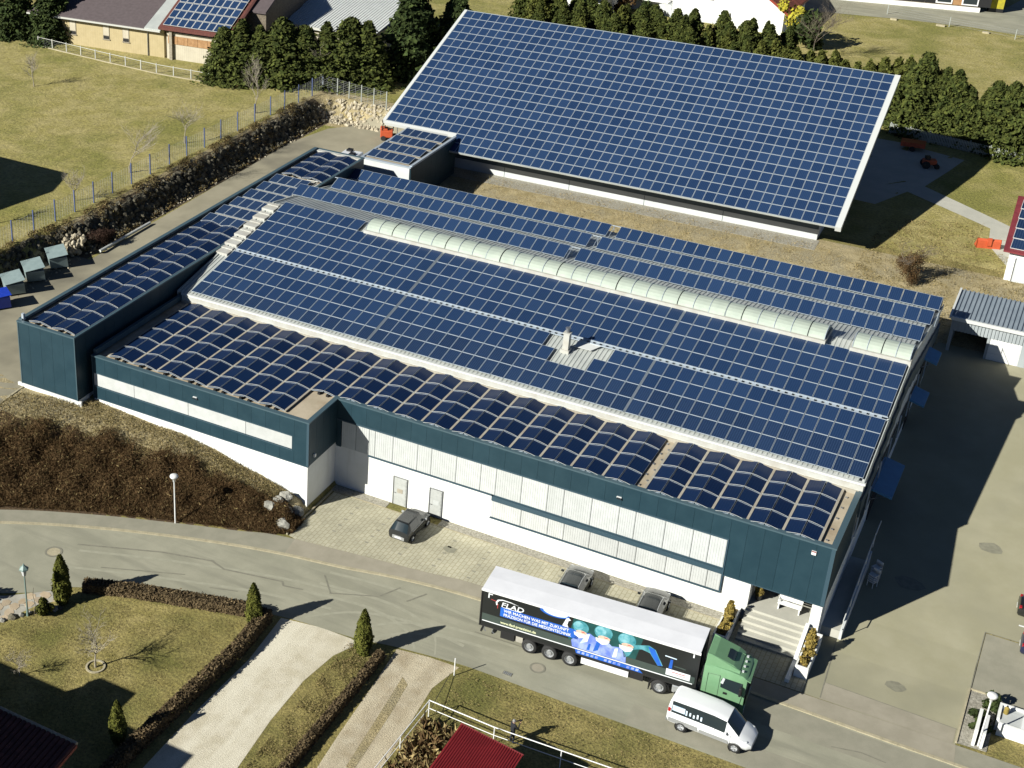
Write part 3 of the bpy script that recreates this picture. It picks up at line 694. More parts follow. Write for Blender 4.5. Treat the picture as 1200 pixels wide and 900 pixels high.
# roof modules ------------------------------------------------------------
MP, MH = 1.0154, 1.654
geo_roof = _panel_geo(.968, 1.60, .045, .018)
me_roof = panels_mesh('solar_panel', ['alu','pv_roof'], geo_roof)
def colx(i): return RX0 + (i+.5)*MP + (.15 if i >= 16 else 0) + (.1 if i >= 36 else 0)
def slope(s, off=.06): return (RY+s*cos(RT)-off*sin(RT), RZ+s*sin(RT)+off*cos(RT))
far_panels = []
gapset = {(3, c) for c in range(31, 35)} | {(2, c) for c in (32, 33)} | {(3,35)} - {(3,31)}
for r in range(9):
    s = (r+.5)*MH + (.36 if r >= 4 else 0)
    for i in range(52):
        if r == 8 and i >= 8: continue
        if (r, i) in {(3,28),(3,29),(3,30),(3,31),(3,32),(2,29),(2,30),(2,31)}: continue
        y, z = slope(s); M = TR(colx(i), y, z, RT)
        M = M @ Euler(((rnd.random()-.5)*.012,(rnd.random()-.5)*.012,(rnd.random()-.5)*.006)).to_matrix().to_4x4()
        if r < 1 or (r == 1 and i >= 16): put('solar_panel', me_roof, fac, M)
        else: far_panels.append(M)
wk = MB(); y0, z0 = slope(4*MH+.02, .05); y1, z1 = slope(4*MH+.34, .05)      # perforated walkway between the two fields
for i in range(104):
    x = RX0+.1+i*.508; wk.prism([(x,y0,z0),(x+.30,y0,z0),(x+.30,y1,z1),(x,y1,z1)], (0,0,.03))
for yy_, zz_ in ((y0,z0),(y1,z1)): wk.box(RX0, RX0+53.1, yy_-.03, yy_+.03, zz_-.02, zz_+.05)
wk.build('walkway', 'alu', fac)
tb = radians(19); 
for ry0, rz0, xa, nl, nr_ in ((26.45, 10.02, -54.42, 26, 27), (31.9, 9.06, -54.05, 25, 27), (37.15, 8.12, -54.35, 26, 27)):
    for grp, x0, n in (('l', -28.25-nl*MP, nl), ('r', .0-nr_*MP, nr_)):
        for k in range(n):
            far_panels.append(TR(x0+(k+.5)*MP, ry0+.83*cos(tb), rz0+.83*sin(tb), tb))
o = link('solar_panel', panels_mesh('solar_panel_field', ['alu','pv_hall'], geo_roof, far_panels), fac); o['kind'] = 'stuff'
# racks under the rear rows
rk = MB()
for ry0, rz0, xa in ((26.45,10.02,-54.4),(31.9,9.06,-54),(37.15,8.12,-54.3)):
    for k in range(28):
        x = xa+.3+k*2.0
        yt, zt = ry0+1.6*cos(tb), rz0+1.6*sin(tb)
        rk.tube((x,yt-.1,roofz(yt)-.05),(x,yt-.1,zt-.03),.03,n=4); rk.tube((x,ry0,rz0-.05),(x,yt,zt-.05),.03,n=4)
    rk.box(xa, .0, ry0+1.52, ry0+1.58, rz0+.46, rz0+.52)
o = rk.build('rack', 'alu', fac); o['kind'] = 'stuff'
# barrel skylights on the ridge
def skylight(x0, x1, segs, special):
    mb = MB(); zb = roofz(RIDGE_Y)+.05
    mb.box(x0-.12, x1+.12, 21.02, 21.4, zb-.32, zb+.12); mb.box(x0-.12, x1+.12, 23.3, 23.68, zb-.35, zb+.12)
    mb.box(x0-.12, x0, 21.4, 23.3, zb-.3, zb+.12); mb.box(x1, x1+.12, 21.4, 23.3, zb-.3, zb+.12)
    sk = mb.build('skylight', 'roof_white', fac)
    wd = (x1-x0)/segs; N = 9; me = None; me2 = None
    for k in range(segs):
        raised = k in special
        mb = MB(); R = 1.08+(.07 if raised else 0)
        arc = [(22.35-R*cos(pi*i/N), zb+.10+.62*(R/1.08)*sin(pi*i/N)) for i in range(N+1)]
        for a, b in zip(arc, arc[1:]): mb.quad((.03,*a),(wd-.03,*a),(wd-.03,*b),(.03,*b))
        for xx in (.03, wd-.03): mb.poly([(xx,*p) for p in arc])
        key = me2 if raised else me
        if key is None:
            o = mb.build('glazing_segment', 'polycarb', sk, loc=(x0+k*wd,0,0)); key = o.data
            if raised: me2 = key
            else: me = key
        else: o = link('glazing_segment', key, sk, (x0+k*wd,0,0))
    for k in range(segs+1):
        rb = MB()
        R = 1.14 if (k in special) else 1.10; arc = [(22.35-R*cos(pi*i/N), zb+.10+.64*(R/1.1)*sin(pi*i/N)) for i in range(N+1)]
        wdt = .05
        for a, b in zip(arc, arc[1:]): rb.tube((x0+k*wd,*a),(x0+k*wd,*b),wdt*.6,n=4,m=1 if k % 4 == 2 else 0)
        rb.build('glazing_bar', ['alu','black'], sk)
skylight(-44.2, -6.0, 31, {9, 17, 24}); skylight(-4.0, .0, 4, set())
for i in (16, 36):                           # cover strips in the two expansion gaps
    for s0, s1 in ((0, 4*MH), (4*MH+.36, 8*MH+.36)):
        xg = colx(i)-MP/2-(.075 if i == 16 else .05); ya, za = slope(s0+.05, .07); yb, zb2 = slope(s1-.05, .07)
        mb = MB(); mb.prism([(xg-.018,ya,za),(xg+.018,ya,za),(xg+.018,ya,za+.02),(xg-.018,ya,za+.02)],(0,yb-ya,zb2-za)); mb.build('cover_strip','alu',fac)
# chimney stack with its clear patch of sheet
ch = MB(); cy = slope(3.15*MH)[0]; cz = slope(3.15*MH)[1]
ch.box(-22.95,-22.5,cy-.24,cy+.24,cz-.25,cz+1.35,0); ch.box(-23.05,-22.4,cy-.33,cy+.33,cz-.25,cz+.04,0); ch.box(-23.0,-22.45,cy-.29,cy+.29,cz+1.35,cz+1.42,0)
ch.build('chimney', 'roof_white', fac)
mb = MB(); mb.tube((-22.72,cy,cz+1.4),(-22.72,cy,cz+1.75),.14,n=10); mb.tube((-22.72,cy,cz+1.75),(-22.72,cy,cz+1.8),.2,n=10); mb.build('flue', 'steel', fac)
mb = MB(); y0, z0 = slope(3.5*MH,.03); y1, z1 = slope(4.0*MH,.03); mb.prism([(-22.3,y0,z0),(-21.0,y0,z0),(-20.5,y1,z1),(-22.3,y1,z1)],(0,0,.03)); mb.build('flashing','alu_white',fac)

# arched modules on flat roofs -----------------------------------------------
BAY = 2.226; ROW = 1.80
geo_arch = _panel_geo(1.055, 1.775, .035, .007)
me_arch = panels_mesh('solar_panel_arched', ['alu','pv_arch'], geo_arch)
rail_mb = MB()
def arc_pts(n=8): return [(-BAY/2+.03+(BAY-.06)*i/n, .025+.20*(1-abs(2*i/n-1)**1.55)) for i in range(n+1)]
ap = arc_pts()
for (xa,za),(xb,zb) in zip(ap, ap[1:]):
    rail_mb.quad((xa,-.014,za),(xb,-.014,zb),(xb,.014,zb),(xa,.014,za)); rail_mb.quad((xa,-.014,za-.015),(xb,-.014,zb-.015),(xb,-.014,zb),(xa,-.014,za)); rail_mb.quad((xa,.014,za-.015),(xa,.014,za),(xb,.014,zb),(xb,.014,zb-.015))
me_rail = rail_mb.mesh('mounting_rail', ['alu_white'])
foot = MB()
for s_ in (-1,1): foot.box(s_*.35-.1, s_*.35+.1, -.12, .12, -.22, .05)
me_foot = foot.mesh('rail_foot', ['black'])
def arched(parent, xs_, y0, nrow, zb, ridge_last=True):
    an = atan2(.20, BAY/2)
    for xc in xs_:
        for k in range(nrow):
            y = y0+(k+.5)*ROW
            put('solar_panel', me_arch, parent, TR(xc-BAY/4, y, zb+.09, 0, -an)); put('solar_panel', me_arch, parent, TR(xc+BAY/4, y, zb+.09, 0, an))
        for k in range(nrow+1):
            r_ = put('mounting_rail', me_rail, parent, TR(xc, y0+k*ROW, zb+.07))
            if k == 0: put('rail_foot', me_foot, parent, TR(xc, y0+.02, zb))
XB = [-52.98+BAY*(k+.5) for k in range(18)]
ZB = 7.26
arched(fac, XB[:7], -3.42, 6, ZB); arched(fac, XB[7:], .20, 4, ZB); arched(fac, [-12.24+2.24*(k+.5) for k in range(5)], .20, 4, ZB)
mb = MB()
for k in range(18): mb.box(XB[k]-BAY/2-.08, XB[k]-BAY/2+.08, -3.4 if k <= 7 else .25, 7.4, ZB-.02, ZB+.05)
for k in range(6): mb.box(-12.24+2.24*k-.08,-12.24+2.24*k+.08,.25,7.4,ZB-.02,ZB+.05)
mb.build('valley_channel', 'cream', fac)
mb = MB()
for k in range(9):
    mb.box(-12.8+(k%2)*.3,-12.68+(k%2)*.3,.8+k*.75,.95+k*.75,7.14,7.22); 
    if k < 5: mb.box(-.75,-.6,.9+k*1.4,1.0+k*1.4,7.14,7.23)
mb.build('roof_bolt', 'steel', fac)

# right flank: ribbon window, canopies, ramp -------------------------------------
mb = MB()
for k in range(8):
    y = 8.6+k*3.75; mb.box(.06,.14,y,y+2.9,3.3,5.0,0); mb.box(.06,.16,y-.1,y,3.2,5.1,1)
mb.build('window', ['dark_glass','alu'], fac)
def clad_r(y0, y1, z0, z1): 
    n = round((y1-y0)/1.9); me = None
    for k in range(n):
        if me is None:
            m_ = MB(); m_.box(0,.1,.02,(y1-y0)/n-.02,0,z1-z0); o = m_.build('cladding_panel','teal_clad',fac,loc=(.14,y0,z0)); me = o.data
        else: link('cladding_panel', me, fac, (.14,y0+(y1-y0)/n*k,z0))
for k in range(17):
    y = 7.9+k*1.85; zt = roofz(y+.9)-1.75
    m_ = MB(); m_.box(.05,.17,y+.02,y+1.83,zt-1.3,zt); m_.build('cladding_panel','blue_trim',fac)
for y, wd, z, dp in ((14.3,5.0,3.6,1.3),(27.0,2.5,4.7,1.1),(31.6,2.3,6.2,1.0)):
    mb = MB(); mb.prism([(.14,y,z),(.14,y,z+.16),(.14+dp,y,z-.14),(.14+dp,y,z-.28)], (0,wd,0)); mb.build('canopy', 'blue_awning', fac)
    for yy_ in (y+.15, y+wd-.15):
        mb = MB(); mb.tube((.1,yy_,z-.75),(.1+dp*.85,yy_,z-.12),.03,n=5); mb.build('canopy_arm','steel',fac)
    mb = MB(); mb.box(.06,.12,y+.3,y+wd-.3,g(1,y)-.1,z-.35); mb.build('gate', 'dark_void', fac)
mb = MB(); mb.prism([(1.2,1.2,-.2),(1.2,9.5,-.2),(1.2,9.5,1.9),(1.2,8.8,1.9),(1.2,1.2,.75)], (.16,0,0)); mb.build('ramp_wall', 'hall_wall', fac)
mb = MB(); mb.path([(1.28,1.2,1.55),(1.28,8.8,2.75),(1.28,12.0,2.85)], .04); 
for k in range(5): mb.tube((1.28,1.3+k*2.2,.6+k*.3),(1.28,1.3+k*2.2,1.58+k*.35),.03)
mb.build('handrail', 'alu_white', fac)
mb = MB(); mb.box(.06,1.2,1.2,10,-.2,.7); mb.build('ramp', 'slab', fac)

# ------------------------------------------------------------------ dark wing on the left
wing = thing('wing_building', 'narrow dark teal flat-roofed wing along the left side with arched solar modules', 'building')
WX0, WX1, WY0, WY1, WZ = -60.01, -54.55, -5.42, 40.3, 9.22
mb = MB(); mb.box(WX0+.1, WX1-.1, WY0+.1, WY1-.1, 2.4, WZ-.5); mb.build('wall', 'white_wall', wing)
clad(WX0, WX1, WY0, 3.86, WZ-.06, 1.09, parent=wing)
clad(WY0+.13, WY1, WX1, 3.86, WZ-.06, 1.2, 'y', parent=wing)
clad(WY0+.13, WY1, WX0+.12, 3.86, WZ-.06, 1.2, 'y', parent=wing)
clad(WX0, WX1, WY1-.12, 3.86, WZ-.06, 1.09, parent=wing)
mb = MB(); mb.box(WX0+.14,WX1-.14,WY0+.14,WY1-.14,8.2,8.97); mb.build('flat_roof','flat_roof',wing)
mb = MB()
mb.box(WX0-.05,WX1+.05,WY0-.05,WY0+.22,WZ-.06,WZ+.06); mb.box(WX0-.05,WX1+.05,WY1-.22,WY1+.05,WZ-.06,WZ+.06); mb.box(WX1-.18,WX1+.05,WY0+.22,WY1-.22,WZ-.06,WZ+.06)
mb.box(WX0-.05,WX0+.30,WY0+.22,WY1-.22,WZ-.06,WZ+.16); mb.box(WX0-.03,WX0+.05,WY0-.03,WY0,3.84,WZ-.06); mb.box(WX1-.05,WX1+.03,WY0-.03,WY0,3.84,WZ-.06)
mb.build('parapet_cap', 'teal_trim', wing)
mb = MB(); mb.box(WX0+.3,WX1-.2,WY1-.65,WY1-.22,8.85,WZ+.02); mb.build('end_flashing','roof_white',wing)
_bay = BAY; BAY2 = 2.24
arched(wing, [-59.42+BAY2*.5, -59.42+BAY2*1.5], WY0+.62, 13, 9.08); arched(wing, [-59.42+BAY2*.5, -59.42+BAY2*1.5], 32.55, 4, 9.08)
geo_flat = _panel_geo(.93, 1.60, .045, .03); me_flat = panels_mesh('solar_panel_tilted', ['alu','pv_roof'], geo_flat)
def tilted_rows(parent, x0, ncol, pitch, y0, nrow, dy, z, ang=radians(8)):
    for r_ in range(nrow):
        for c in range(ncol):
            put('solar_panel', me_flat, parent, TR(x0+(c+.5)*pitch, y0+r_*dy+.8, z+.16, ang))
        m_ = MB(); m_.box(x0-.1,x0+ncol*pitch+.1,y0+r_*dy+1.66,y0+r_*dy+2.2,z-.05,z+.05); m_.build('ballast_strip','roof_white',parent)
tilted_rows(wing, -59.5, 4, .96, 18.7, 6, 2.30, 9.0)
mb = MB(); mb.box(-55.35,-54.9,18.2,32.3,8.86,9.0); mb.box(-59.6,-54.9,17.9,18.3,8.86,8.95); mb.path([(-55.6,28.2,9.1),(-55.1,31.8,9.15),(-55.3,32.4,9.15),(-56.4,32.3,9.15)],.05); mb.build('roof_flashing','roof_white',wing)
mb = MB(); mb.box(-.1,.1,-.1,.1,0,.55); mb.build('vent_pipe','alu',wing,loc=(-59.75,-5.0,WZ))
mb = MB(); mb.tube((WX0-1.6,35.4,7.0),(WX0-.2,35.4,7.0),.06); mb.box(WX0-1.7,WX0-.25,35.36,35.44,6.2,7.7,1); mb.box(WX0-1.76,WX0-.19,35.44,35.5,6.1,7.8,0); mb.build('projecting_sign',['teal_trim','white_plastic'],wing)
mb = MB(); mb.box(-60.4,-54.2,WY0-.05,WY0+.1,2.6,3.84,0); mb.box(WX1-.08,WX1+.02,WY0+.1,-4,2.6,3.84,0); mb.build('plinth','white_wall',wing)

# ------------------------------------------------------------------ link building
lk = thing('link_building', 'small grey box building with four rows of solar modules beside the big hall', 'building')
LX0, LX1, LY0, LY1, LZ = -56.45, -50.95, 43.3, 54.0, 8.0
mb = MB(); mb.box(LX0,LX1,LY0,LY1,3.2,LZ-.05); mb.build('wall','grey_metal',lk)
mb = MB(); mb.box(LX0,LX1,LY0-.06,LY0-.0,3.6,LZ-.06); mb.build('front_panel','hall_wall',lk)
clad(LY0, LY1, LX1+.13, 3.8, LZ-.06, 1.2, 'y', parent=lk, depth=.11)
mb = MB(); mb.box(LX0+.2,LX1-.1,LY0+.2,LY1-.2,LZ-.12,LZ-.03,1); mb.box(LX0-.08,LX1+.16,LY0-.1,LY0+.2,LZ-.06,LZ+.08); mb.box(LX1-.12,LX1+.16,LY0+.2,LY1,LZ-.06,LZ+.14,0); mb.box(LX0-.08,LX0+.15,LY0+.2,LY1,LZ-.06,LZ+.08)
mb.build('roof',['alu','flat_roof'],lk)
tilted_rows(lk, LX0+.25, 5, .97, LY0+.6, 4, 2.52, LZ+.02)

# ------------------------------------------------------------------ big hall with the mono-pitch solar roof
HYAW = .0247; HTILT = .3368; HMP, HMH = 1.045, 1.48635
hall = thing('solar_hall_building', 'large hall under one huge tilted roof fully covered with solar modules', 'building', (-59.576, 52.150, 6.983), HYAW)
hc, hs = cos(HTILT), sin(HTILT)
def hp(u, s, off=0): return (u, s*hc-off*hs, s*hs+off*hc)
SL = 17*HMH; UW = 46*HMP; CUT = 8*HMP; CS = 2*HMH
geo_hall = _panel_geo(HMP*.962, HMH*.955, .05, .024); me_hall = panels_mesh('solar_panel_hall', ['alu','pv_hall'], geo_hall)
cells = [(k, i) for k in range(17) for i in range(46) if not (k < 2 and i < 8)]        # k counts from the eaves
near = set(cells[:300]); rest = []
for k, i in cells:
    x, y, z = hp((i+.5)*HMP, (k+.5)*HMH, .03); M = TR(x, y, z, HTILT+(rnd.random()-.5)*.014, (rnd.random()-.5)*.014, (rnd.random()-.5)*.006)
    if (k, i) in near: put('solar_panel', me_hall, hall, M)
    else: rest.append(M)
o = link('solar_panel', panels_mesh('solar_panel_hall_field', ['alu','pv_hall'], geo_hall, rest), hall); o['kind'] = 'stuff'
mb = MB()
def slab_(u0, u1, s0, s1, t0, t1, m=0):
    mb.prism([hp(u0,s0,t0), hp(u1,s0,t0), hp(u1,s0,t1), hp(u0,s0,t1)], Vector(hp(0,s1-s0)), m)
slab_(0, UW, CS, SL, -.14, .012); slab_(CUT, UW, 0, CS, -.14, .012)
mb.build('roof', 'roof_sheet', hall)
mb = MB(); slab_(UW+.0, UW+.55, -.05, SL+.1, -.38, .1); mb.build('verge', 'alu_white', hall); mb = MB(); slab_(-.36, 0, CS-.05, SL+.1, -.38, .1); mb.build('verge', 'alu_white', hall); mb = MB(); slab_(CUT-.75, CUT, -.05, CS, -.3, .07); mb.build('verge', 'alu_white', hall); mb = MB(); slab_(-.0, CUT-.75, CS-.42, CS, -.3, .05); mb.build('verge', 'alu_white', hall)
mb = MB(); slab_(-.0, UW, SL, SL+.08, -.38, .06)
mb.build('ridge_trim', 'alu', hall)
mb = MB()
HB = 3.9-6.983
uR = 46.2; vF = 3.35
pr = [(vF, vF*hs/hc-.35), (SL*hc-1.0, (SL*hc-1.0)*hs/hc-.35)]
mb.box(7.0, uR, vF, vF+.3, HB-.6, HB+1.2)
mb.prism([(uR-.3,vF+.3,HB-.6),(uR-.3,pr[1][0],HB-.6),(uR-.3,pr[1][0],pr[1][1]),(uR-.3,vF+.3,pr[0][1])], (.3,0,0))
mb.prism([(1.2,vF+5.3,HB-.6),(1.2,pr[1][0],HB-.6),(1.2,pr[1][0],pr[1][1]),(1.2,vF+5.3,pr[0][1]+1.5)], (.3,0,0))
mb.box(1.2, uR-.3, pr[1][0]-.3, pr[1][0], HB-.6, pr[1][1]); mb.box(1.5,7.0,vF+5,vF+5.3,HB-.6,pr[0][1]+1.5)
mb.build('wall','hall_wall',hall)
mb = MB(); mb.box(7.0,uR,vF+.03,vF+.2,HB+1.2,pr[0][1]+.2); mb.build('shade_toned_upper_wall','hall_shade_and_joint',hall)  # eave shade painted as a dark colour on the upper wall
me = None
for k in range(20):
    u = 14.2+k*1.28
    if me is None:
        m_ = MB(); m_.box(0,1.02,-.06,0,0,.16); o = m_.build('vent_slot','dark_void',hall,loc=(u,vF+.02,HB+2.5)); me = o.data
    else: link('vent_slot', me, hall, (u,vF+.02,HB+2.5))
for u in (13.8,21,29,37): 
    m_ = MB(); m_.box(u,u+.05,vF-.012,vF,HB,HB+1.19); m_.build('wall_joint','hall_shade_and_joint',hall)
m_ = MB()
for k in range(9): m_.tube(hp(10+k*4.3,.2,-.3),(10+k*4.3,vF,vF*hs/hc-.55),.06,n=5)
m_.build('bracket','steel',hall)
mb = MB(); mb.box(7.0,uR+.3,vF-2.6,vF-.01,HB-.35,HB+.12); mb.build('gravel_bed','gravel',hall)

# ------------------------------------------------------------------ garage at the right
gar = thing('garage_building', 'low grey corrugated garage with an open dark bay beside a closed white door', 'building')
GZ = 2.6
gz = lambda y: 6.22+(y-41)*.07
r_ = ribbed('roof', .75, 12.5, (40.85, 46.2), gz, gar, 'garage_sheet', .36, .09)
mb = MB(); mb.box(.78,12.5,40.75,40.95,6.0,6.3); mb.prism([(.62,40.8,6.1),(.78,40.8,6.1),(.78,40.8,6.35),(.62,40.8,6.35)],(0,5.4,.38)); mb.build('gutter','alu_white',gar)
mb = MB(); n = 42
for k in range(n):
    x = .9+k*.27; mb.box(x,x+.16,40.98,41.04,5.0,6.05)
mb.box(.9,12.3,41.04,41.2,5.0,6.1); mb.box(.9,1.15,41.0,41.2,2,5.0); mb.box(3.85,4.05,41.0,41.2,2,5.0); mb.box(6.5,12.3,41.0,41.2,2,5.0); mb.box(.9,1.1,41.2,45.9,2,6.2); mb.box(1.1,12.3,45.7,45.9,2,6.4)
mb.build('wall','grey_metal',gar)
mb = MB(); mb.box(4.05,6.5,41.06,41.14,2.2,5.0)
for k in range(4): mb.box(4.1,6.45,41.03,41.06,2.55+k*.6,3.1+k*.6)
mb.build('garage_door','white_plastic',gar)
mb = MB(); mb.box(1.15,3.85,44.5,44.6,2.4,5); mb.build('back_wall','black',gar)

# ------------------------------------------------------------------ white shed with red-edged solar roof, right edge
sh_ = thing('solar_shed_building', 'white shed with a dark red edged solar roof at the right edge', 'building', (2.75,56.2,0))
mb = MB(); mb.box(.55,8,.5,11,3.2,6.9); mb.build('wall','white_wall',sh_)
mb = MB(); mb.box(1.2,4.2,.42,.5,3.6,6.2); mb.box(1.12,1.2,.38,.5,3.6,6.3,1); mb.build('gate',['hall_wall','steel'],sh_)
mb = MB(); tilt = .13
mb.prism([(0,0,6.85),(8.4,0,6.85),(8.4,0,7.0),(0,0,7.0)],(-.35,11.2,1.45)); mb.build('roof','red_trim',sh_)
pm_ = panels_mesh('solar_panel_shed', ['alu_white','pv_roof'], _panel_geo(1.38,1.9,.05,.04))
for r_ in range(5):
    for c in range(4): put('solar_panel', pm_, sh_, TR(1.15+c*1.46-r_*.06, 1.5+r_*2.0, 7.22+r_*.26, .13))
# ------------------------------------------------------------------ foliage meshes
def leaves_mesh(name, P, N, size, mats, seed=0, aspect=1.6, tri=False, mi=None):
    """one small face per point P, roughly facing N"""
    r = np.random.RandomState(seed); n = len(P); P = np.asarray(P, float); N = np.asarray(N, float)
    N = N/np.maximum(1e-6, np.linalg.norm(N, axis=1))[:, None]; N = N + r.normal(0, .55, (n,3)); N /= np.linalg.norm(N, axis=1)[:, None]
    A = np.cross(N, r.normal(0, 1, (n,3))); A /= np.maximum(1e-6, np.linalg.norm(A, axis=1))[:, None]; B = np.cross(N, A)
    s = (np.asarray(size)*(.6+.8*r.rand(n)))[:, None]
    if tri: V = np.stack([P-A*s*.5-B*s*.35, P+A*s*.5-B*s*.35, P+B*s*aspect*.6], 1); k = 3
    else: V = np.stack([P-A*s*.5-B*s*aspect*.25, P+A*s*.5-B*s*aspect*.5, P+A*s*.35+B*s*aspect*.5, P-A*s*.4+B*s*aspect*.4], 1); k = 4
    me = bpy.data.meshes.new(name)
    me.vertices.add(n*k); me.vertices.foreach_set('co', V.reshape(-1).astype(np.float32))
    me.loops.add(n*k); me.loops.foreach_set('vertex_index', np.arange(n*k, dtype=np.int32))
    me.polygons.add(n); me.polygons.foreach_set('loop_start', np.arange(0, n*k, k, dtype=np.int32)); me.polygons.foreach_set('loop_total', np.full(n, k, np.int32))
    for m in mats: me.materials.append(MT[m])
    if mi is not None: me.polygons.foreach_set('material_index', np.asarray(mi, np.int32))
    me.update(calc_edges=True); return me
def conifer_crown(name, h, R, seed, m, n=2600, size=.30, base=.05, power=.85, lumps=9):
    r = np.random.RandomState(seed); P = []; N = []
    nb = int(n/22)
    for b in range(nb):                     # sprays: each a drooping bough of small leaf faces
        t = base+(1-base)*r.rand()**1.15; a = 2*pi*r.rand()
        prof = R*(1-t)**power*(1+.22*sin(2*a+seed*1.7)+.20*sin(lumps*t*2+a*2+seed)+.12*r.randn()) + .06
        L_ = prof*(.75+.4*r.rand()); z0 = t*h; droop = -.16*L_+.10*r.randn()*L_
        for k in range(22):
            q = .28+.76*r.rand()**.6; w_ = .20*L_*(1-.5*q)+.08
            x = L_*q; y = w_*r.randn(); z = z0+droop*q*q*1.6+.09*r.randn()+.03
            P.append((x*cos(a)-y*sin(a), x*sin(a)+y*cos(a), max(.05, z))); N.append((cos(a)*.6, sin(a)*.6, .8))
    return leaves_mesh(name, P, N, size, [m], seed, 1.7)
def column_crown(name, h, R, seed, m, n=1500, size=.16):
    r = np.random.RandomState(seed); P = []; N = []
    for k in range(n):
        t = r.rand(); a = 2*pi*r.rand(); prof = R*(min(1, (t+.05)*3.2)**.5)*(1-t**2.6)**.75*(1+.13*sin(4*a+9*t)+.08*r.randn()); q = .72+.3*r.rand()
        P.append((prof*q*cos(a), prof*q*sin(a), t*h)); N.append((cos(a), sin(a), .5))
    return leaves_mesh(name, P, N, size, [m], seed, 2.0)
def blob_crown(name, rx, ry, rz, seed, mats, n=900, size=.2, fill=.55, tri=False):
    r = np.random.RandomState(seed); P = []; N = []
    cl = [(r.normal(0,.42), r.normal(0,.42), r.normal(.1,.4), .35+.35*r.rand()) for _ in range(9)]
    for k in range(n):
        c = cl[r.randint(9)]; d = r.normal(0,1,3); d /= np.linalg.norm(d); q = c[3]*(fill+(1-fill)*r.rand())
        p = np.array(c[:3])+d*q; P.append((p[0]*rx, p[1]*ry, max(-.9, p[2])*rz)); N.append(d)
    return leaves_mesh(name, P, N, size, mats, seed, 1.5, tri)
def bare_tree_mesh(name, h, seed, m, spread=.6, levels=4, r0=.06, up=.3):
    rr = random.Random(seed); mb = MB()
    def grow(p, d, L_, r_, lv):
        k = 3 if lv < levels-1 else 2
        for i in range(k):
            q = p+d*(L_/k); mb.tube(p, q, r_*(1-.25*i/k), r_*(1-.25*(i+1)/k), 5 if lv < 2 else 3, cap=False); p = q
            d = (d+Vector((rr.gauss(0,.13), rr.gauss(0,.13), rr.gauss(.03,.08)))).normalized()
            if lv < levels and (lv > 0 or i >= 1):
                for _ in range(2 if lv < 1 or lv == levels-1 else rr.choice((1,2))):
                    a = rr.random()*2*pi; s = spread*(.7+.6*rr.random())
                    e = (d+Vector((cos(a)*s*1.5, sin(a)*s*1.5, up*rr.random()))).normalized()
                    grow(p, e, L_*(.55+.3*rr.random()), r_*.58, lv+1)
    grow(Vector((0,0,0)), Vector((0,0,1)), h*.45, r0, 0)
    return mb.mesh(name, [m])
def trunk_mesh(name, h, r, m='bark'):
    mb = MB(); mb.tube((0,0,-.2),(0,0,h),r,r*.45,7); return mb.mesh(name, [m])
CON = [conifer_crown('conifer_crown', 6.0, R_, s, 'conifer', 11000, .17, power=p_, lumps=l_) for s, R_, p_, l_ in ((1,1.95,.62,9),(2,2.15,.5,5),(3,1.75,.85,12),(4,2.3,.55,7),(5,1.9,.42,4),(6,2.0,.75,15))]
BIG = [conifer_crown('conifer_crown', 12.0, 3.6, s, 'conifer_dark', 16000, .30, power=.75) for s in (11,12)]
THU = [conifer_crown('thuja_crown', 3.6, 1.15, s, 'thuja', 6000, .15, power=.7) for s in (21,22,23)]
TRK = trunk_mesh('trunk', 3.0, .13); TRKB = trunk_mesh('trunk', 6.0, .28)
def plant(name, label, cat, crown, trunk, x, y, sc=1, group=None, rz=None, sz=None, z=None):
    t = thing(name, label, cat, (x, y, g(x, y)-.05 if z is None else z), rnd.random()*6.28 if rz is None else rz, group); t.scale = (sc, sc, sz or sc)
    if cat == 'tree' and 'cypress' not in name: t.rotation_euler[0] = rnd.gauss(0,.035); t.rotation_euler[1] = rnd.gauss(0,.035)
    if trunk is not None: link('trunk', trunk, t)
    link('crown', crown, t); return t
ORD = 'first second third fourth fifth sixth seventh eighth ninth tenth eleventh twelfth thirteenth fourteenth fifteenth sixteenth seventeenth'.split()
# conifer row along the back of the left lawn
row = [(-86.4,63.8,1.02),(-84.3,64.5,1.18),(-82.0,65.4,1.1),(-79.7,66.5,1.25),(-77.4,67.8,1.12),(-75.2,69.1,1.2),(-72.9,70.2,1.28),(-70.6,71.4,1.22)]
for i, (x, y, s) in enumerate(row):
    plant('conifer', ORD[i]+' bushy conifer from the left in the row behind the lawn', 'tree', CON[(i*5+1) % 6], TRK, x, y, s*1.3, 'conifers in the row behind the lawn', sz=s*1.02)
plant('spruce_tree', 'huge dark spruce at the left end of the big solar hall roof', 'tree', BIG[0], TRKB, -67.6, 77.5, 1.12, None, .4)
plant('spruce_tree', 'dark broad spruce behind the huge one, touching the hall roof corner', 'tree', BIG[1], TRKB, -64.2, 82.5, .95, None, 2.)
plant('spruce_tree', 'dark spruce at the top left corner beside the beige building', 'tree', BIG[1], TRKB, -114.0, 65.0, .78, None, 1.0)
plant('spruce_tree', 'shaded spruce in the very corner of the top left, behind another', 'tree', BIG[0], TRKB, -119.0, 64.0, .8, None, 3.0)
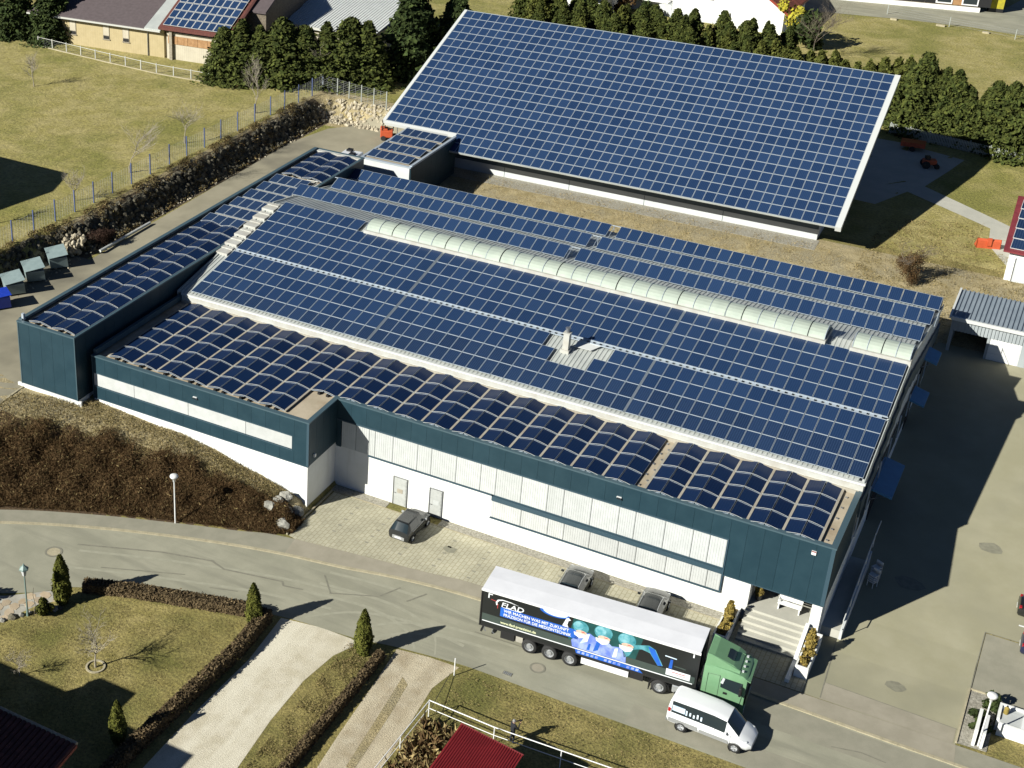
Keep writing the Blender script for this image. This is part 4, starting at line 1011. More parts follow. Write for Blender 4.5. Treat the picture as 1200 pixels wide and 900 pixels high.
# mixed evergreens behind the hall
rr = random.Random(17)
for i in range(34):
    x = -63+i*.95+rr.uniform(-.3,.3); y = 104+rr.uniform(-.8,.8)+(3.2 if i % 3 == 0 else 0)
    s = rr.uniform(.70,.92)*(1.22 if i % 3 == 0 else 1.)
    plant('evergreen_tree', 'bushy evergreen standing in the belt behind the big hall roof', 'tree', CON[rr.randrange(6)] if i % 4 else THU[rr.randrange(3)], TRK, x, y, s*(1 if i % 4 else 1.5), 'evergreens in the belt behind the hall')
for i in range(16):
    x = -66+i*2.4+rr.uniform(-.9,.9); y = 110+rr.uniform(-2,2)
    plant('evergreen_tree', 'bushy evergreen standing in the belt behind the big hall roof', 'tree', CON[rr.randrange(6)], TRK, x, y, rr.uniform(.8,1.15), 'evergreens in the belt behind the hall')
for i in range(17):
    x = -12.9+i*1.4; y = 95.7-i*.34+rr.uniform(-.3,.3)
    plant('hedge_conifer', ORD[i]+' tall feathery conifer from the hall end of the paling fence hedge', 'tree', CON[(i*7+2) % 6], TRK, x, y, rr.uniform(1.15,1.6)*(.82 if i in (0,5,6,11) else 1), 'conifers in the hedge right of the hall')
for i in range(13):
    x = -31+i*1.45; y = 100.5+rr.uniform(-1,1)
    plant('evergreen_shrub', 'low bushy evergreen between the hall roof and the meadow', 'shrub', THU[i % 3], TRK, x, y, rr.uniform(1.35,1.65)*(1 if i < 9 else 1.12), 'low evergreens along the meadow')
# garden cypresses: each told apart by where it stands
CYP = [column_crown('cypress_crown', 3.3, .50, s, 'cypress', 5200, .09) for s in (31,32)]
tk = trunk_mesh('trunk', 1.0, .07)
for x, y, h, lb in ((-43.3,-21.6,3.8,'slim column cypress next to the garden lantern and patio'), (-31.45,-17.0,3.3,'slim column cypress at the corner of the brown garden hedge'),
                    (-24.1,-15.85,3.45,'column cypress on the grass verge between the two driveways'), (-32.4,-30.1,3.1,'column cypress half in the house shadow near the tiled roof')):
    plant('cypress', lb, 'tree', CYP[int(h*10) % 2], tk, x, y, h/3.3)
# brown clipped hedges
def hedge(name, label, pts, wd, h, m, n, size, seed):
    t = thing(name, label, 'hedge', (0,0,0)); r = np.random.RandomState(seed); P = []; N = []
    seg = [Vector((*b,0))-Vector((*a,0)) for a, b in zip(pts, pts[1:])]; tot = sum(s.length for s in seg)
    for k in range(n):
        d = r.rand()*tot
        for a, s in zip(pts, seg):
            if d <= s.length: break
            d -= s.length
        u = s.normalized(); p = Vector((*a,0))+u*d; nn = Vector((-u.y,u.x,0)); f_ = r.rand()
        if f_ < .45: off = (r.rand()-.5)*wd; z = h*(.93+.12*r.randn()); no = (0,0,1)
        else: sd_ = 1 if r.rand() < .5 else -1; off = sd_*wd/2*(1+.12*r.randn()); z = h*r.rand(); no = (nn.x*sd_, nn.y*sd_, .3)
        q = p+nn*off; P.append((q.x, q.y, max(.03, z)+g(q.x,q.y))); N.append(no)
    link('foliage', leaves_mesh(name, P, N, size, [m], seed), t)
    mb = MB()
    for a, b in zip(pts, pts[1:]):
        for j in range(int(max(2, (Vector(b)-Vector(a)).length/1.2))):
            q = Vector(a).lerp(Vector(b), j/max(1, int((Vector(b)-Vector(a)).length/1.2))); mb.tube((q.x,q.y,0),(q.x+.05,q.y,h*.8),.03,n=4)
    mb.build('stems','bark',t); return t
hedge('garden_hedge','low brown clipped hedge between the garden lawn and the road',[(-43.0,-19.75),(-40,-18.55),(-37.4,-17.75),(-31.6,-16.0)],.75,.65,'brown_hedge',16000,.085,41)
hedge('garden_hedge','brown hedge along the gravel driveway side of the garden',[(-31.0,-16.1),(-30.75,-20),(-31.0,-24.5),(-31.2,-30),(-31.2,-40)],.7,.85,'brown_hedge',20000,.085,42)
hedge('field_hedge','narrow brown hedge along the ditch between the driveways',[(-23.0,-15.6),(-22.95,-19),(-23.0,-24),(-23.0,-36)],.5,.55,'brown_hedge',11000,.08,43)
# bare trees
def bare(x, y, h, label, seed, m='bark_pale', group=None, **k):
    me = bare_tree_mesh('bare_branches', h, seed, m, **k)
    t = thing('bare_tree', label, 'tree', (x, y, g(x,y)-.03), 0, group); link('branches', me, t)
    mb = MB(); mb.tube((0,0,0),(0,0,h*.16),.09*h/4,.075*h/4,7); mb.build('trunk', m, t); return t
bare(-37.56,-25.57,3.4,'small leafless tree in the round bed of the garden lawn',51,spread=.7,r0=.06)
mb = MB(); mb.lathe([(.62,.0),(.62,.09),(.5,.09),(.5,.02)],(-37.56,-25.57,0),20); tag(mb.build('edging_ring','kerb_stone'),'pale edging ring round the trunk of the small garden tree','edging')
bare(-41.0,-28.6,1.9,'leafless shrub at the edge of the house shadow in the garden',52,spread=.8,r0=.04)
LT = [((72,212),53,4.2,'leafless young tree at the left edge of the lawn near the blue fence posts')]
bare(-79.6,14.0,3.8,'leafless young tree nearest the left edge, inside the blue post fence',53)
bare(-76.9,22.5,3.0,'thin leafless sapling close to the blue post fence, left part',54)
bare(-76.9,31.6,5.2,'tall leafless tree leaning over the middle of the blue post fence',55)
bare(-77.2,41.9,4.9,'leafless fruit tree with forked crown behind the blue post fence',56)
bare(-76.2,54.6,5.4,'slender leafless birch near the end of the blue post fence',57,levels=4,spread=.35)
bare(-103.5,48.5,3.4,'leafless bush on the open lawn near the white fence',58,spread=.5)
bare(-76.0,68.2,5.5,'pale leafless tree where the blue fence meets the conifers',59,m='bark_pale')
bare(-28.0,117.3,7.0,'leafless grey tree at the end of the belt behind the hall',60,m='bark',levels=5)
# bush, brush pile, shrubs
mb = None
t = thing('yellow_bush','bright yellow flowering bush beside the red roofed house','bush',(-32.6,124.5,g(-33,121)+3.0)); link('foliage',blob_crown('yellow_bush',1.7,1.7,2.4,61,['yellow_bush'],900,.3),t)
t = thing('dark_tree','dark evergreen right of the yellow bush, behind the grey leafless tree','tree',(-29.6,122,g(-30,126)+2.6)); link('crown',blob_crown('dark_tree',2.0,2.0,3.2,62,['conifer_dark'],1400,.35),t); link('trunk',trunk_mesh('trunk',1.,.15),t,(0,0,-2.2))
t = thing('brush_pile','tangled dry brown brush on the grass between hall and garage','brush pile',(-4.1,52.0,g(-4.1,52)+1.2)); link('twigs',blob_crown('brush_pile',1.2,1.5,1.7,63,['twig_brown','straw_blade'],5200,.085,.2,True),t)
m_ = bare_tree_mesh('brush', 4.2, 64, 'bark', spread=1.0, levels=4, r0=.05); link('branches', m_, t, (0,0,-1.2))
t = thing('ball_bush','small round clipped bush at the foot of the garden lantern','bush',(-43.5,-23.2,.55)); link('foliage',blob_crown('ball_bush',.55,.55,.6,65,['cypress'],1200,.12,.8),t)
for k,(x,y,lb) in enumerate(((10.55,-.55,'low dark shrub in the grey gravel bed, farthest from the road'),(10.15,-1.75,'low dark shrub in the middle of the grey gravel bed'),(10.1,-2.95,'low dark shrub in the grey gravel bed, next to the sign wall'))):
    t = thing('low_shrub',lb,'shrub',(x,y,.32+g(x,y))); link('foliage',blob_crown('low_shrub',.5,.5,.45,66+k,['conifer_dark'],700,.13,.6),t)
# brown scrub on the bank: nobody could count the stems
r = np.random.RandomState(9); P = []; N = []; S = []
while len(P) < 210000:
    x = -62+27.5*r.rand(); sb = lerp(SB, x); yt = lerp(YT, x); y = sb+(yt-sb)*r.rand()
    t_ = (y-sb)/(yt-sb); lim = .60+.07*sin(x*1.1)+.05*sin(x*2.7) if x < -40 else .60-.02*(x+40)
    lim = min(lim, .66)
    if t_ < .03 or t_ > lim+.12*r.rand()**3: continue
    lump = .5+.5*sin(x*2.1+1.3*y)*sin(y*1.7-.6*x)
    P.append((x, y, g(x,y)+.05+(.25+.65*lump)*r.rand()*min(1, t_*5))); a = r.rand()*6.28; N.append((cos(a), sin(a), .35))
o = link('bank_scrub', leaves_mesh('bank_scrub', P, N, .038, ['twig_brown','straw_blade'], 9, 9.0, True, mi=(np.random.RandomState(4).rand(len(P)) > .955).astype(int))); tag(o, 'dense brown leafless scrub covering the bank below the left office wall', 'scrub', kind='stuff')
P = []; N = []
while len(P) < 30000:
    x = -62+26*r.rand(); sb = lerp(SB, x); yt = lerp(YT, x); y = sb+(yt-sb)*(.52+.5*r.rand())
    if y > -4.2 and x > -54.3: continue
    P.append((x, y, g(x,y)+.02+.2*r.rand())); a = r.rand()*6.28; N.append((cos(a), sin(a), .2))
o = link('bank_grass', leaves_mesh('bank_grass', P, N, .045, ['straw_blade','grass_blade'], 10, 4.5, True, mi=(np.arange(len(P)) % 2))); tag(o, 'dry straw coloured grass along the top of the bank', 'grass', kind='stuff')
# rough grass
def tufts(name, label, poly, n, size, mats, seed, h=.12):
    r = np.random.RandomState(seed); P = []; N = []
    x0, x1 = min(p[0] for p in poly), max(p[0] for p in poly); y0, y1 = min(p[1] for p in poly), max(p[1] for p in poly)
    while len(P) < n:
        x, y = x0+(x1-x0)*r.rand(), y0+(y1-y0)*r.rand()
        if not inpoly(x, y, poly) or sin(x*1.9+sin(y*1.3)*1.5)*sin(y*1.6+sin(x)*1.2)+r.randn()*.6 < -.1: continue
        P.append((x, y, g(x,y)+h*r.rand())); a = r.rand()*6.28; N.append((cos(a), sin(a), .25))
    o = link(name, leaves_mesh(name, P, N, size*.55, mats, seed, 4.5, True, mi=r.randint(0, len(mats), n))); tag(o, label, 'grass', kind='stuff')
tufts('verge_grass','rough winter grass on the verge below the road around the red shed',[(-17.9,-14.3),(-9,-13.7),(-1,-13.5),(8,-13.4),(8,-30),(-17.9,-30)],30000,.06,['grass_blade','straw_blade','grass_blade'],71)
tufts('verge_grass','rough grass strip between gravel and dirt driveways',[(-25.4,-15.4),(-23.6,-15.2),(-23.4,-36),(-25.0,-36)],11000,.06,['grass_blade','straw_blade','grass_blade'],72)
tufts('garden_grass','uneven grass of the hedged garden',[(-44,-23),(-42,-20.4),(-31.6,-17),(-31.6,-33),(-47,-33)],30000,.045,['grass_blade','grass_blade','grass_blade'],73,.04)
tufts('dry_grass','tall dry grass strip behind the factory roof',[(-50,55.0),(-13,55.8),(-4,50),(0,44),(-10,41),(-50,41)],16000,.08,['straw_blade'],74,.16)
tufts('meadow_grass','coarse grass lawn between the hall and the right edge',[(-9,46),(8,44),(8,62),(0,63),(0,70),(-9,66)],14000,.09,['grass_blade','straw_blade','grass_blade'],75,.08)
tufts('dry_stalks','withered garden stalks left of the red shed roof',[(-18,-19.4),(-15.5,-19.8),(-15.2,-27),(-18.3,-27)],3500,.35,['straw_blade','twig_brown'],76,.6)
# rocks: dark cutting along the service road, pale one at its end
def rock_mesh(seed, sub=1):
    bm = bmesh.new(); bmesh.ops.create_icosphere(bm, subdivisions=sub, radius=1)
    q = random.Random(seed)
    for v in bm.verts: v.co *= q.uniform(.7,1.15)
    return bm
def rock_field(name, label, pos, m, seed, lo, hi):
    q = random.Random(seed); mb = MB()
    for (x, y, z) in pos:
        bm = rock_mesh(q.random()); s = q.uniform(lo, hi); M = Matrix.Translation((x,y,z)) @ Euler((q.random()*3,q.random()*3,q.random()*3)).to_matrix().to_4x4() @ Matrix.Diagonal((s,s*q.uniform(.7,1.2),s*q.uniform(.6,.9),1))
        k = len(mb.v); bm.verts.ensure_lookup_table(); mb.v += [tuple(M @ v.co) for v in bm.verts]; mb.f += [tuple(k+v.index for v in f.verts) for f in bm.faces]; mb.m += [0]*len(bm.faces); bm.free()
    o = mb.build(name, m); tag(o, label, 'rocks', kind='stuff'); return o
q = random.Random(3); pos = []
for k in range(1500):
    y = 5+q.random()*57; x = lerp(XE, y)-q.random()*lerp(XW, y)*.85
    pos.append((x, y, g(x,y)+q.uniform(-.1,.12)))
bl = []; bn = []; qq = np.random.RandomState(12)
while len(bl) < 16000:
    y = 5+57*qq.rand(); x = lerp(XE, y)-lerp(XW, y)*(1.25-1.35*qq.rand()**1.6)
    if sin(y*.9)+sin(x*3+y*2.3)+qq.randn()*.8 < .25: continue
    bl.append((x, y, g(x,y)+.12+.25*qq.rand())); a = qq.rand()*6.28; bn.append((cos(a), sin(a), .3))
tag(link('cutting_grass', leaves_mesh('cutting_grass', bl, bn, .06, ['straw_blade','twig_brown','grass_blade'], 12, 4.5, True, mi=np.arange(len(bl)) % 3)), 'dry grass and twigs growing over the dark rocks of the cutting', 'grass', kind='stuff')
t = thing('dark_bush','dark reddish bush hanging over the cutting near the skips','bush',(-70.9,19.2,4.7)); link('foliage',blob_crown('dark_bush',1.0,1.7,1.0,78,['bush_dark'],6000,.06,.3,True),t)
rock_field('pale_outcrop','pale broken rock outcrop behind the skips',[(-72.3+qq.uniform(-.8,.8),16.6+qq.uniform(-1.2,1.2),4.3+qq.uniform(-.4,1.0)) for _ in range(90)],'rock_pale',14,.15,.42)
rock_field('cutting_rocks','dark broken rocks of the cutting beside the service road',pos,'rock_dark',4,.14,.46)
pos = []
for k in range(380):
    x = -72.5+q.random()*9.5; y = 61.6+q.random()*3.0+(x+68)*.05
    pos.append((x, y, g(x,y)+q.uniform(-.12,.08)))
rock_field('pale_rocks','pale broken rocks of the cutting at the end of the service road',pos,'rock_pale',5,.12,.36)
pos = [(-70.9+q.uniform(-.9,.4), 6+q.random()*54, 3.8) for _ in range(240)]
rock_field('rubble','small rubble along the foot of the dark cutting',[(x,y,g(x,y)+.02) for x,y,_ in pos],'rock_pale',6,.06,.2)
for k,(x,y,z,s,lb) in enumerate(((-35.5,-6.9,.35,.62,'pale boulder nearest the pavement below the white office corner'),(-35.9,-5.9,.8,.6,'pale split boulder second from the pavement under the office corner'),(-36.3,-4.9,1.25,.5,'flat pale boulder against the white office wall'),
        (-36.9,-6.2,1.0,.5,'greyish boulder half buried in the brown scrub by the office corner'),(-35.3,-5.0,.45,.5,'dark shaded boulder in the gap beside the office corner'),(-36.6,-5.5,1.25,.38,'small angular boulder on top of the boulder heap'))):
    bm = rock_mesh(80+k, 2); me = bpy.data.meshes.new('boulder')
    for v in bm.verts: v.co = Vector((v.co.x*s*1.1, v.co.y*s*.8, v.co.z*s*.75))
    bm.to_mesh(me); bm.free(); me.materials.append(MT['boulder']); tag(link('boulder', me, None, (x,y,z)), lb, 'boulder')
# ------------------------------------------------------------------ fences
def mesh_fence(name, label, pts, zs, post_mesh, post_h, post_m, wires, hgt, r=.012, verticals=0, vstep=.25, post_pts=None):
    t = thing(name, label, 'fence', (0,0,0))
    pm_ = None
    for (x, y) in (post_pts or pts):
        if pm_ is None:
            mb = MB(); mb.box(-post_mesh,post_mesh,-post_mesh,post_mesh,-.2,post_h); mb.box(-post_mesh*1.2,post_mesh*1.2,-post_mesh*1.2,post_mesh*1.2,post_h,post_h+.03); o = mb.build('post',post_m,t,loc=(x,y,zs(x,y))); pm_ = o.data
        else: link('post', pm_, t, (x,y,zs(x,y)))
    mb = MB()
    for (a, b) in zip(pts, pts[1:]):
        za, zb = zs(*a), zs(*b)
        for k in range(wires):
            h = hgt*(k+1)/wires-.03
            mb.tube((*a,za+h),(*b,zb+h),r,n=3,cap=False)
        if verticals:
            n = int(sqrt((a[0]-b[0])**2+(a[1]-b[1])**2)/vstep)
            for i in range(1, n):
                f = i/n; x, y = a[0]+(b[0]-a[0])*f, a[1]+(b[1]-a[1])*f; z = za+(zb-za)*f; mb.tube((x,y,z+.05),(x,y,z+hgt),r*.8,n=3,cap=False)
    o = mb.build('wire_mesh','wire',t); o['kind'] = 'stuff'; return t
FP = [(-75.3,8.6),(-75.3,11.6),(-75.2,14.5),(-75.2,17.6),(-75.1,20.4),(-75.0,23.2),(-75.0,26.2),(-74.9,29.2),(-74.9,32.4),(-74.9,35.8),(-74.8,38.8),(-74.7,42.0),(-74.7,45.2),(-74.6,48.4),(-74.5,51.8),(-74.4,55.0),(-74.2,57.8),(-74.0,60.6),(-73.9,63.6),(-73.8,66.0)]
mesh_fence('mesh_fence','wire mesh fence with blue posts along the left lawn above the rocks',[(-75.3,2)]+FP,g,.05,2.15,'post_blue',12,1.95,.009,1,.35,post_pts=FP)
BP = [(-73.8,66.0),(-71.6,65.6),(-69.8,65.2),(-68.0,64.9),(-66.2,64.6),(-64.4,64.3)]
mesh_fence('bar_fence','grey bar fence in front of the conifers at the end of the service road',BP,lambda x,y:5.85,.05,2.0,'post_grey',9,1.9,.011,1,.7)
BP2 = [(-84.5,66.2),(-81.5,66.4),(-79.0,66.6),(-76.6,66.5),(-73.9,66.1)]
mesh_fence('bar_fence','blue grey bar fence at the foot of the conifer row beside the lawn',BP2,lambda x,y:5.85,.05,2.0,'post_blue',10,1.9,.016,0)
LP = [(-114.2+k*2.47, lerp([(-114.2,62.3),(-103.1,61.4),(-94.2,60.85),(-87,61.3)],-114.2+k*2.47)) for k in range(12)]
t = thing('lawn_fence','low white post and rail fence between the lawn and beige building','fence')
me = None
for x, y in LP:
    if me is None:
        mb = MB(); mb.box(-.05,.05,-.05,.05,-.2,1.25); o = mb.build('post','post_white',t,loc=(x,y,g(x,y))); me = o.data
    else: link('post', me, t, (x,y,g(x,y)))
mb = MB(); a, b = LP[0], LP[-1]
for (p, q_) in zip(LP, LP[1:]): mb.tube((*p,g(*p)+1.1),(*q_,g(*q_)+1.1),.035,n=4)
mb.build('rail','post_white',t)
mb = MB()
for (p, q_) in zip(LP, LP[1:]):
    for k in range(4): mb.tube((*p,g(*p)+.2+k*.22),(*q_,g(*q_)+.2+k*.22),.006,n=3,cap=False)
o = mb.build('wire_mesh','wire',t); o['kind'] = 'stuff'
mb = MB()
for (p, q_) in zip(LP, LP[1:]): mb.prism([(p[0],p[1]-.3,g(*p)-.1),(p[0],p[1]-.12,g(*p)-.1),(p[0],p[1]-.12,g(*p)+.1),(p[0],p[1]-.3,g(*p)+.1)],(q_[0]-p[0],q_[1]-p[1],0))
mb.build('kerb','kerb_stone',t)
# paling fence below the right hedge
t = thing('paling_fence','grey paling fence below the conifer hedge right of the hall','fence')
me = None
for k in range(150):
    x = -13.5+k*.17; y = 92.3-k*.03
    if me is None:
        mb = MB(); mb.box(0,.11,-.015,.015,.05,1.25); o = mb.build('pale','post_grey',t,loc=(x,y,g(x,y))); me = o.data
    else: link('pale', me, t, (x,y,g(x,y)))
mb = MB(); 
for h in (.35,1.0): mb.tube((-13.5,92.34,g(-13,92)+h),(12,87.8,g(12,88)+h),.035,n=4)
mb.build('rail','post_grey',t)
me = None
for k in range(12):
    x = -13.4+k*2.2; y = 92.4-(x+13.5)*.176
    if me is None: mb = MB(); mb.box(-.06,.06,-.06,.06,-.1,1.35); o = mb.build('post','post_grey',t,loc=(x,y,g(x,y))); me = o.data
    else: link('post', me, t, (x,y,g(x,y)))
# meadow fence near the upper road
mesh_fence('wire_fence','thin wire fence between the meadow and the upper road',[(-24,147.3),(-15,145),(-6,143.2),(3,141),(12,139)],g,.05,1.4,'post_grey',4,1.3,.012)
# white rail fence round the red shed
t = thing('rail_fence','white tubular rail fence round the small red roofed shed','fence')
P0 = (-18.1,-18.85); RA = [(-18.1,-18.85),(-13.9,-18.95),(-9.9,-18.72),(-6.1,-18.5),(-2.3,-18.3)]; RB = [(-18.1,-18.85),(-18.2,-22.4),(-18.3,-26.0),(-18.4,-30)]
me = None
for x, y in RA+RB[1:]:
    if me is None:
        mb = MB(); mb.tube((0,0,-.1),(0,0,1.28),.032,n=6); o = mb.build('post','white_paint',t,loc=(x,y,0)); me = o.data
    else: link('post', me, t, (x,y,0))
mb = MB(); mb.path([(x,y,1.24) for x,y in RA],.034); mb.path([(x,y,1.24) for x,y in RB],.034); mb.build('top_rail','white_paint',t)
mb = MB(); mb.path([(x,y,.65) for x,y in RA],.024); mb.path([(x,y,.65) for x,y in RB],.024); mb.build('middle_rail','white_paint',t)
mb = MB(); mb.tube((0,0,-.1),(0,0,1.35),.035,n=6); o = mb.build('marker_post','white_paint',loc=(-18.35,-14.75,0)); tag(o,'thin white marker post at the mouth of the dirt driveway','post')
mb = MB(); mb.tube((-18.05,-18.7,.5),(-18.55,-14.9,.2),.02,n=4); tag(mb.build('hose','black'),'thin dark hose lying along the edge of the dirt driveway','hose')
# the small red shed
t = thing('red_shed','small shed with a ribbed red sheet metal roof at the bottom edge','shed',(0,0,0))
A, B, Cc = Vector((-15.05,-21.25,2.75)), Vector((-11.1,-21.75,2.75)), Vector((-15.0,-25.2,2.95))
du = (B-A); dv = (Cc-A)*2.0; mb = MB(); n = 28
for k in range(n):
    for (f0, f1, h0, h1) in ((0,.55,0,0),(.55,.65,0,.045),(.65,.9,.045,.045),(.9,1,.045,0)):
        a0 = A+du*((k+f0)/n)+Vector((0,0,h0)); a1 = A+du*((k+f1)/n)+Vector((0,0,h1)); mb.quad(a0,a1,a1+dv,a0+dv)
mb.build('roof','red_sheet',t)
mb = MB(); mb.prism([A+Vector((-.03,.03,-.12)),B+Vector((.03,.03,-.12)),B+Vector((.03,.03,.05)),A+Vector((-.03,.03,.05))],(0,-.05,0)); mb.build('eaves_trim','red_trim',t)
mb = MB(); mb.box(-14.7,-11.5,-29,-21.75,-.1,2.68); mb.build('wall','wood',t)

# ------------------------------------------------------------------ houses
def pivot(t, px, py, tx, ty, ang):
    c, s = cos(ang), sin(ang); t.rotation_euler = (0,0,ang); t.location = (tx-(c*px-s*py), ty-(s*px+c*py), t.location.z)
# beige barn and solar annex top left
t = thing('beige_building','long beige building with a dark brown roof behind the white lawn fence','building')
zb = 5.85
mb = MB(); mb.box(-116.5,-97.3,66.3,84,zb-.6,zb+3.7); mb.build('wall','beige_wall',t)
mb = MB(); mb.prism([(-117.2,65.6,zb+3.55),(-117.2,75.2,zb+7.0),(-117.2,84.8,zb+3.55),(-117.2,84.8,zb+3.75),(-117.2,75.2,zb+7.22),(-117.2,65.6,zb+3.77)],(17.5,0,0)); mb.build('roof','brown_roof',t)
mb = MB(); mb.prism([(-99.7,65.6,zb+3.53),(-99.7,75.2,zb+6.98),(-99.7,75.2,zb+7.26),(-99.7,65.6,zb+3.8)],(2.3,0,0)); mb.build('roof_edge','roof_sheet',t)
mb = MB(); mb.box(-117.2,-97.4,65.45,65.6,zb+3.45,zb+3.65); mb.build('gutter','post_white',t)
mb = MB(); mb.tube((-99.6,66.2,zb-.2),(-99.6,66.2,zb+3.5),.07,n=6); mb.build('downpipe','steel',t); pivot(t,-112.4,66.3,-112.4,65.05,.11)
for x in (-113.9,-111.2,-106.2,-103.3):
    mb = MB(); mb.box(0,.95,-.05,.02,0,2.1,1); mb.box(.06,.89,-.07,-.05,.5,2.05,0); mb.box(.06,.89,-.07,-.05,.03,.42,2); mb.box(-.08,1.03,-.12,.0,-.1,0,1)
    mb.build('window',['cream_wall','bark_pale','black'],t,loc=(x,66.3,zb+1.35))
t = thing('solar_barn','cream barn with wooden slat band and solar modules on a red roof','building')
mb = MB(); mb.box(-91.85,-83.2,66.3,80,zb-.6,zb+4.2); mb.build('wall','cream_wall',t); pivot(t,-91.85,66.3,-97.0,66.75,.11); t.location.z = -.75
for k in range(6):
    mb = MB(); mb.box(0,1.36,-.06,.02,0,1.0); mb.build('slat_panel','wood',t,loc=(-91.6+k*1.4,66.28,zb+2.75))
mb = MB(); mb.prism([(-92.6,65.5,zb+4.6),(-92.6,74.5,zb+8.4),(-92.6,80.6,zb+5.6),(-92.6,80.6,zb+5.85),(-92.6,74.5,zb+8.65),(-92.6,65.5,zb+4.85)],(10.0,0,0)); mb.build('roof','tile_dark',t)
mb = MB(); 
mb.prism([(-82.6,65.45,zb+4.55),(-82.6,74.5,zb+8.38),(-82.6,74.5,zb+8.72),(-82.6,65.45,zb+4.9)],(.3,0,0)); mb.build('verge','tile_dark',t)
mb = MB(); mb.box(-91.3,-90.9,65.9,66.2,zb-.3,zb+4.7); mb.build('post','bark_pale',t)
an = atan2(3.8,9.0); pg = panels_mesh('solar_panel_barn',['alu_white','pv_hall'],_panel_geo(.96,1.5,.05,.045))
for r_ in range(5):
    for c in range(9): 
        s = .45+.85+r_*1.62; put('solar_panel',pg,t,TR(-91.6+c*1.0, 65.5+s*cos(an)-.12, zb+4.85+s*sin(an)+.1, an))
t = thing('dark_house','dark gable end of a house right of the solar barn','building')
mb = MB(); pivot(t,-82.2,70.5,-89.5,72.6,.11); mb.prism([(-82.2,70.5,zb-.5),(-82.2,84,zb-.5),(-82.2,84,zb+6),(-82.2,76,zb+8.2),(-82.2,70.5,zb+6)],(3.4,0,0)); mb.build('wall','bark',t)
mb = MB(); mb.prism([(-82.3,70.2,zb+5.95),(-82.3,76,zb+8.25),(-82.3,84.3,zb+5.95),(-82.3,84.3,zb+6.2),(-82.3,76,zb+8.5),(-82.3,70.2,zb+6.2)],(3.6,0,0)); mb.build('roof','brown_roof',t)
t = thing('metal_roof_shed','shed with a pale ribbed metal roof behind the conifer row','building')
mb = MB(); mb.box(-88,-74.6,79,94,zb-1,zb+3.4); mb.build('wall','cream_wall',t)
rf = ribbed('roof',-88.6,-73.8,(78.4,94.5),lambda y: zb+3.5+(y-78.4)*.16,t,'shutter',.42,.07)
mb = MB(); mb.box(-88.7,-73.7,78.25,78.4,zb+3.3,zb+3.62); mb.build('gutter','post_white',t)
# white house with red roof
z5 = 4.6
t = thing('white_house','white house with a red tiled roof slope behind the hall','building')
mb = MB(); mb.box(-50.5,-42.5,127.5,140,z5-.5,z5+6.2); mb.prism([(-42.5,126.6,z5-.5),(-42.5,126.6,z5+8.6),(-34.4,126.6,z5+3.4),(-34.4,126.6,z5-.5)],(0,13,0)); mb.build('wall','white_wall',t)
mb = MB(); mb.prism([(-44.5,126.0,z5+9.95),(-33.6,126.0,z5+2.75),(-33.6,126.0,z5+3.05),(-44.5,126.0,z5+10.3)],(0,14.2,0)); ro = mb.build('roof','red_roof',t)
for k in range(30):
    m_ = MB(); m_.prism([(-44.4,126.05+k*.47,z5+10.28),(-33.62,126.05+k*.47,z5+3.08),(-33.62,126.05+k*.47,z5+3.16),(-44.4,126.05+k*.47,z5+10.36)],(0,.36,0)); m_.build('tile_course','tile_red',ro)
mb = MB(); mb.box(-50.6,-42.4,127.3,127.5,z5-.5,z5+1.0); mb.build('plinth','hall_wall',t)
for x in (-48.9,-46.3):
    for k in (0,1):
        mb = MB(); mb.box(0,.8,-.04,.02,0,1.0,1); mb.box(.08,.72,-.06,-.04,.08,.92,0); mb.build('window',['dark_glass','white_paint'],t,loc=(x+k*.95,127.5,z5+3.2))
mb = MB(); mb.box(-57.5,-50.5,129,138,z5-.5,z5+6.0); mb.build('wall','white_wall',t)
mb = MB(); mb.prism([(-52.5,127.6,z5-.3),(-52.5,127.6,z5+1.6),(-51.5,127.6,z5+2.0),(-50.6,127.6,z5+1.6),(-50.6,127.6,z5-.3)],(0,1.2,0)); mb.build('porch','hall_wall',t)
for k in range(5):
    mb = MB(); mb.box(0,.85,-.05,.02,0,1.1,1); mb.box(.08,.77,-.07,-.05,.08,1.02,0); mb.build('window',['dark_glass','white_paint'],t,loc=(-57.2+k*1.3,129.0,z5+3.0))
mb = MB(); 
for k in range(9): mb.tube((-57.4+k*.75,127.6,z5+2.0),(-57.4+k*.75,127.6,z5+2.9),.03,n=4)
mb.box(-57.5,-51.2,127.55,127.65,z5+2.85,z5+2.95); mb.box(-57.5,-51.2,127.5,129,z5+1.85,z5+2.0); mb.build('balcony','white_paint',t)
for k,(x,lb) in enumerate(((-53.4,'small dark column bush before the white house wall'),(-57.0,'bare brown bush before the balcony of the white house'))):
    tt = thing('bush',lb,'bush',(x,124.5,z5+1.2)); link('foliage',blob_crown('bush',.8 if k == 0 else 1.6,.8 if k == 0 else 1.2,1.6,90+k,['conifer_dark' if k == 0 else 'twig_brown'],700,.22,.4),tt)
t = thing('solar_house','low house with bluish solar roof behind the evergreens','building')
mb = MB(); mb.box(-68,-58.5,120,130,z5-.5,z5+4); mb.build('wall','white_wall',t)
mb = MB(); mb.prism([(-69,118.5,z5+3.4),(-69,125,z5+5.6),(-69,131,z5+3.4),(-69,131,z5+3.6),(-69,125,z5+5.85),(-69,118.5,z5+3.6)],(11,0,0)); mb.build('roof','roof_white',t)
for c in range(6): put('solar_panel',pg,t,TR(-66.9+c*1.5,121.0,z5+4.6,.33)); put('solar_panel',pg,t,TR(-66.9+c*1.5,123.0,z5+5.25,.33))
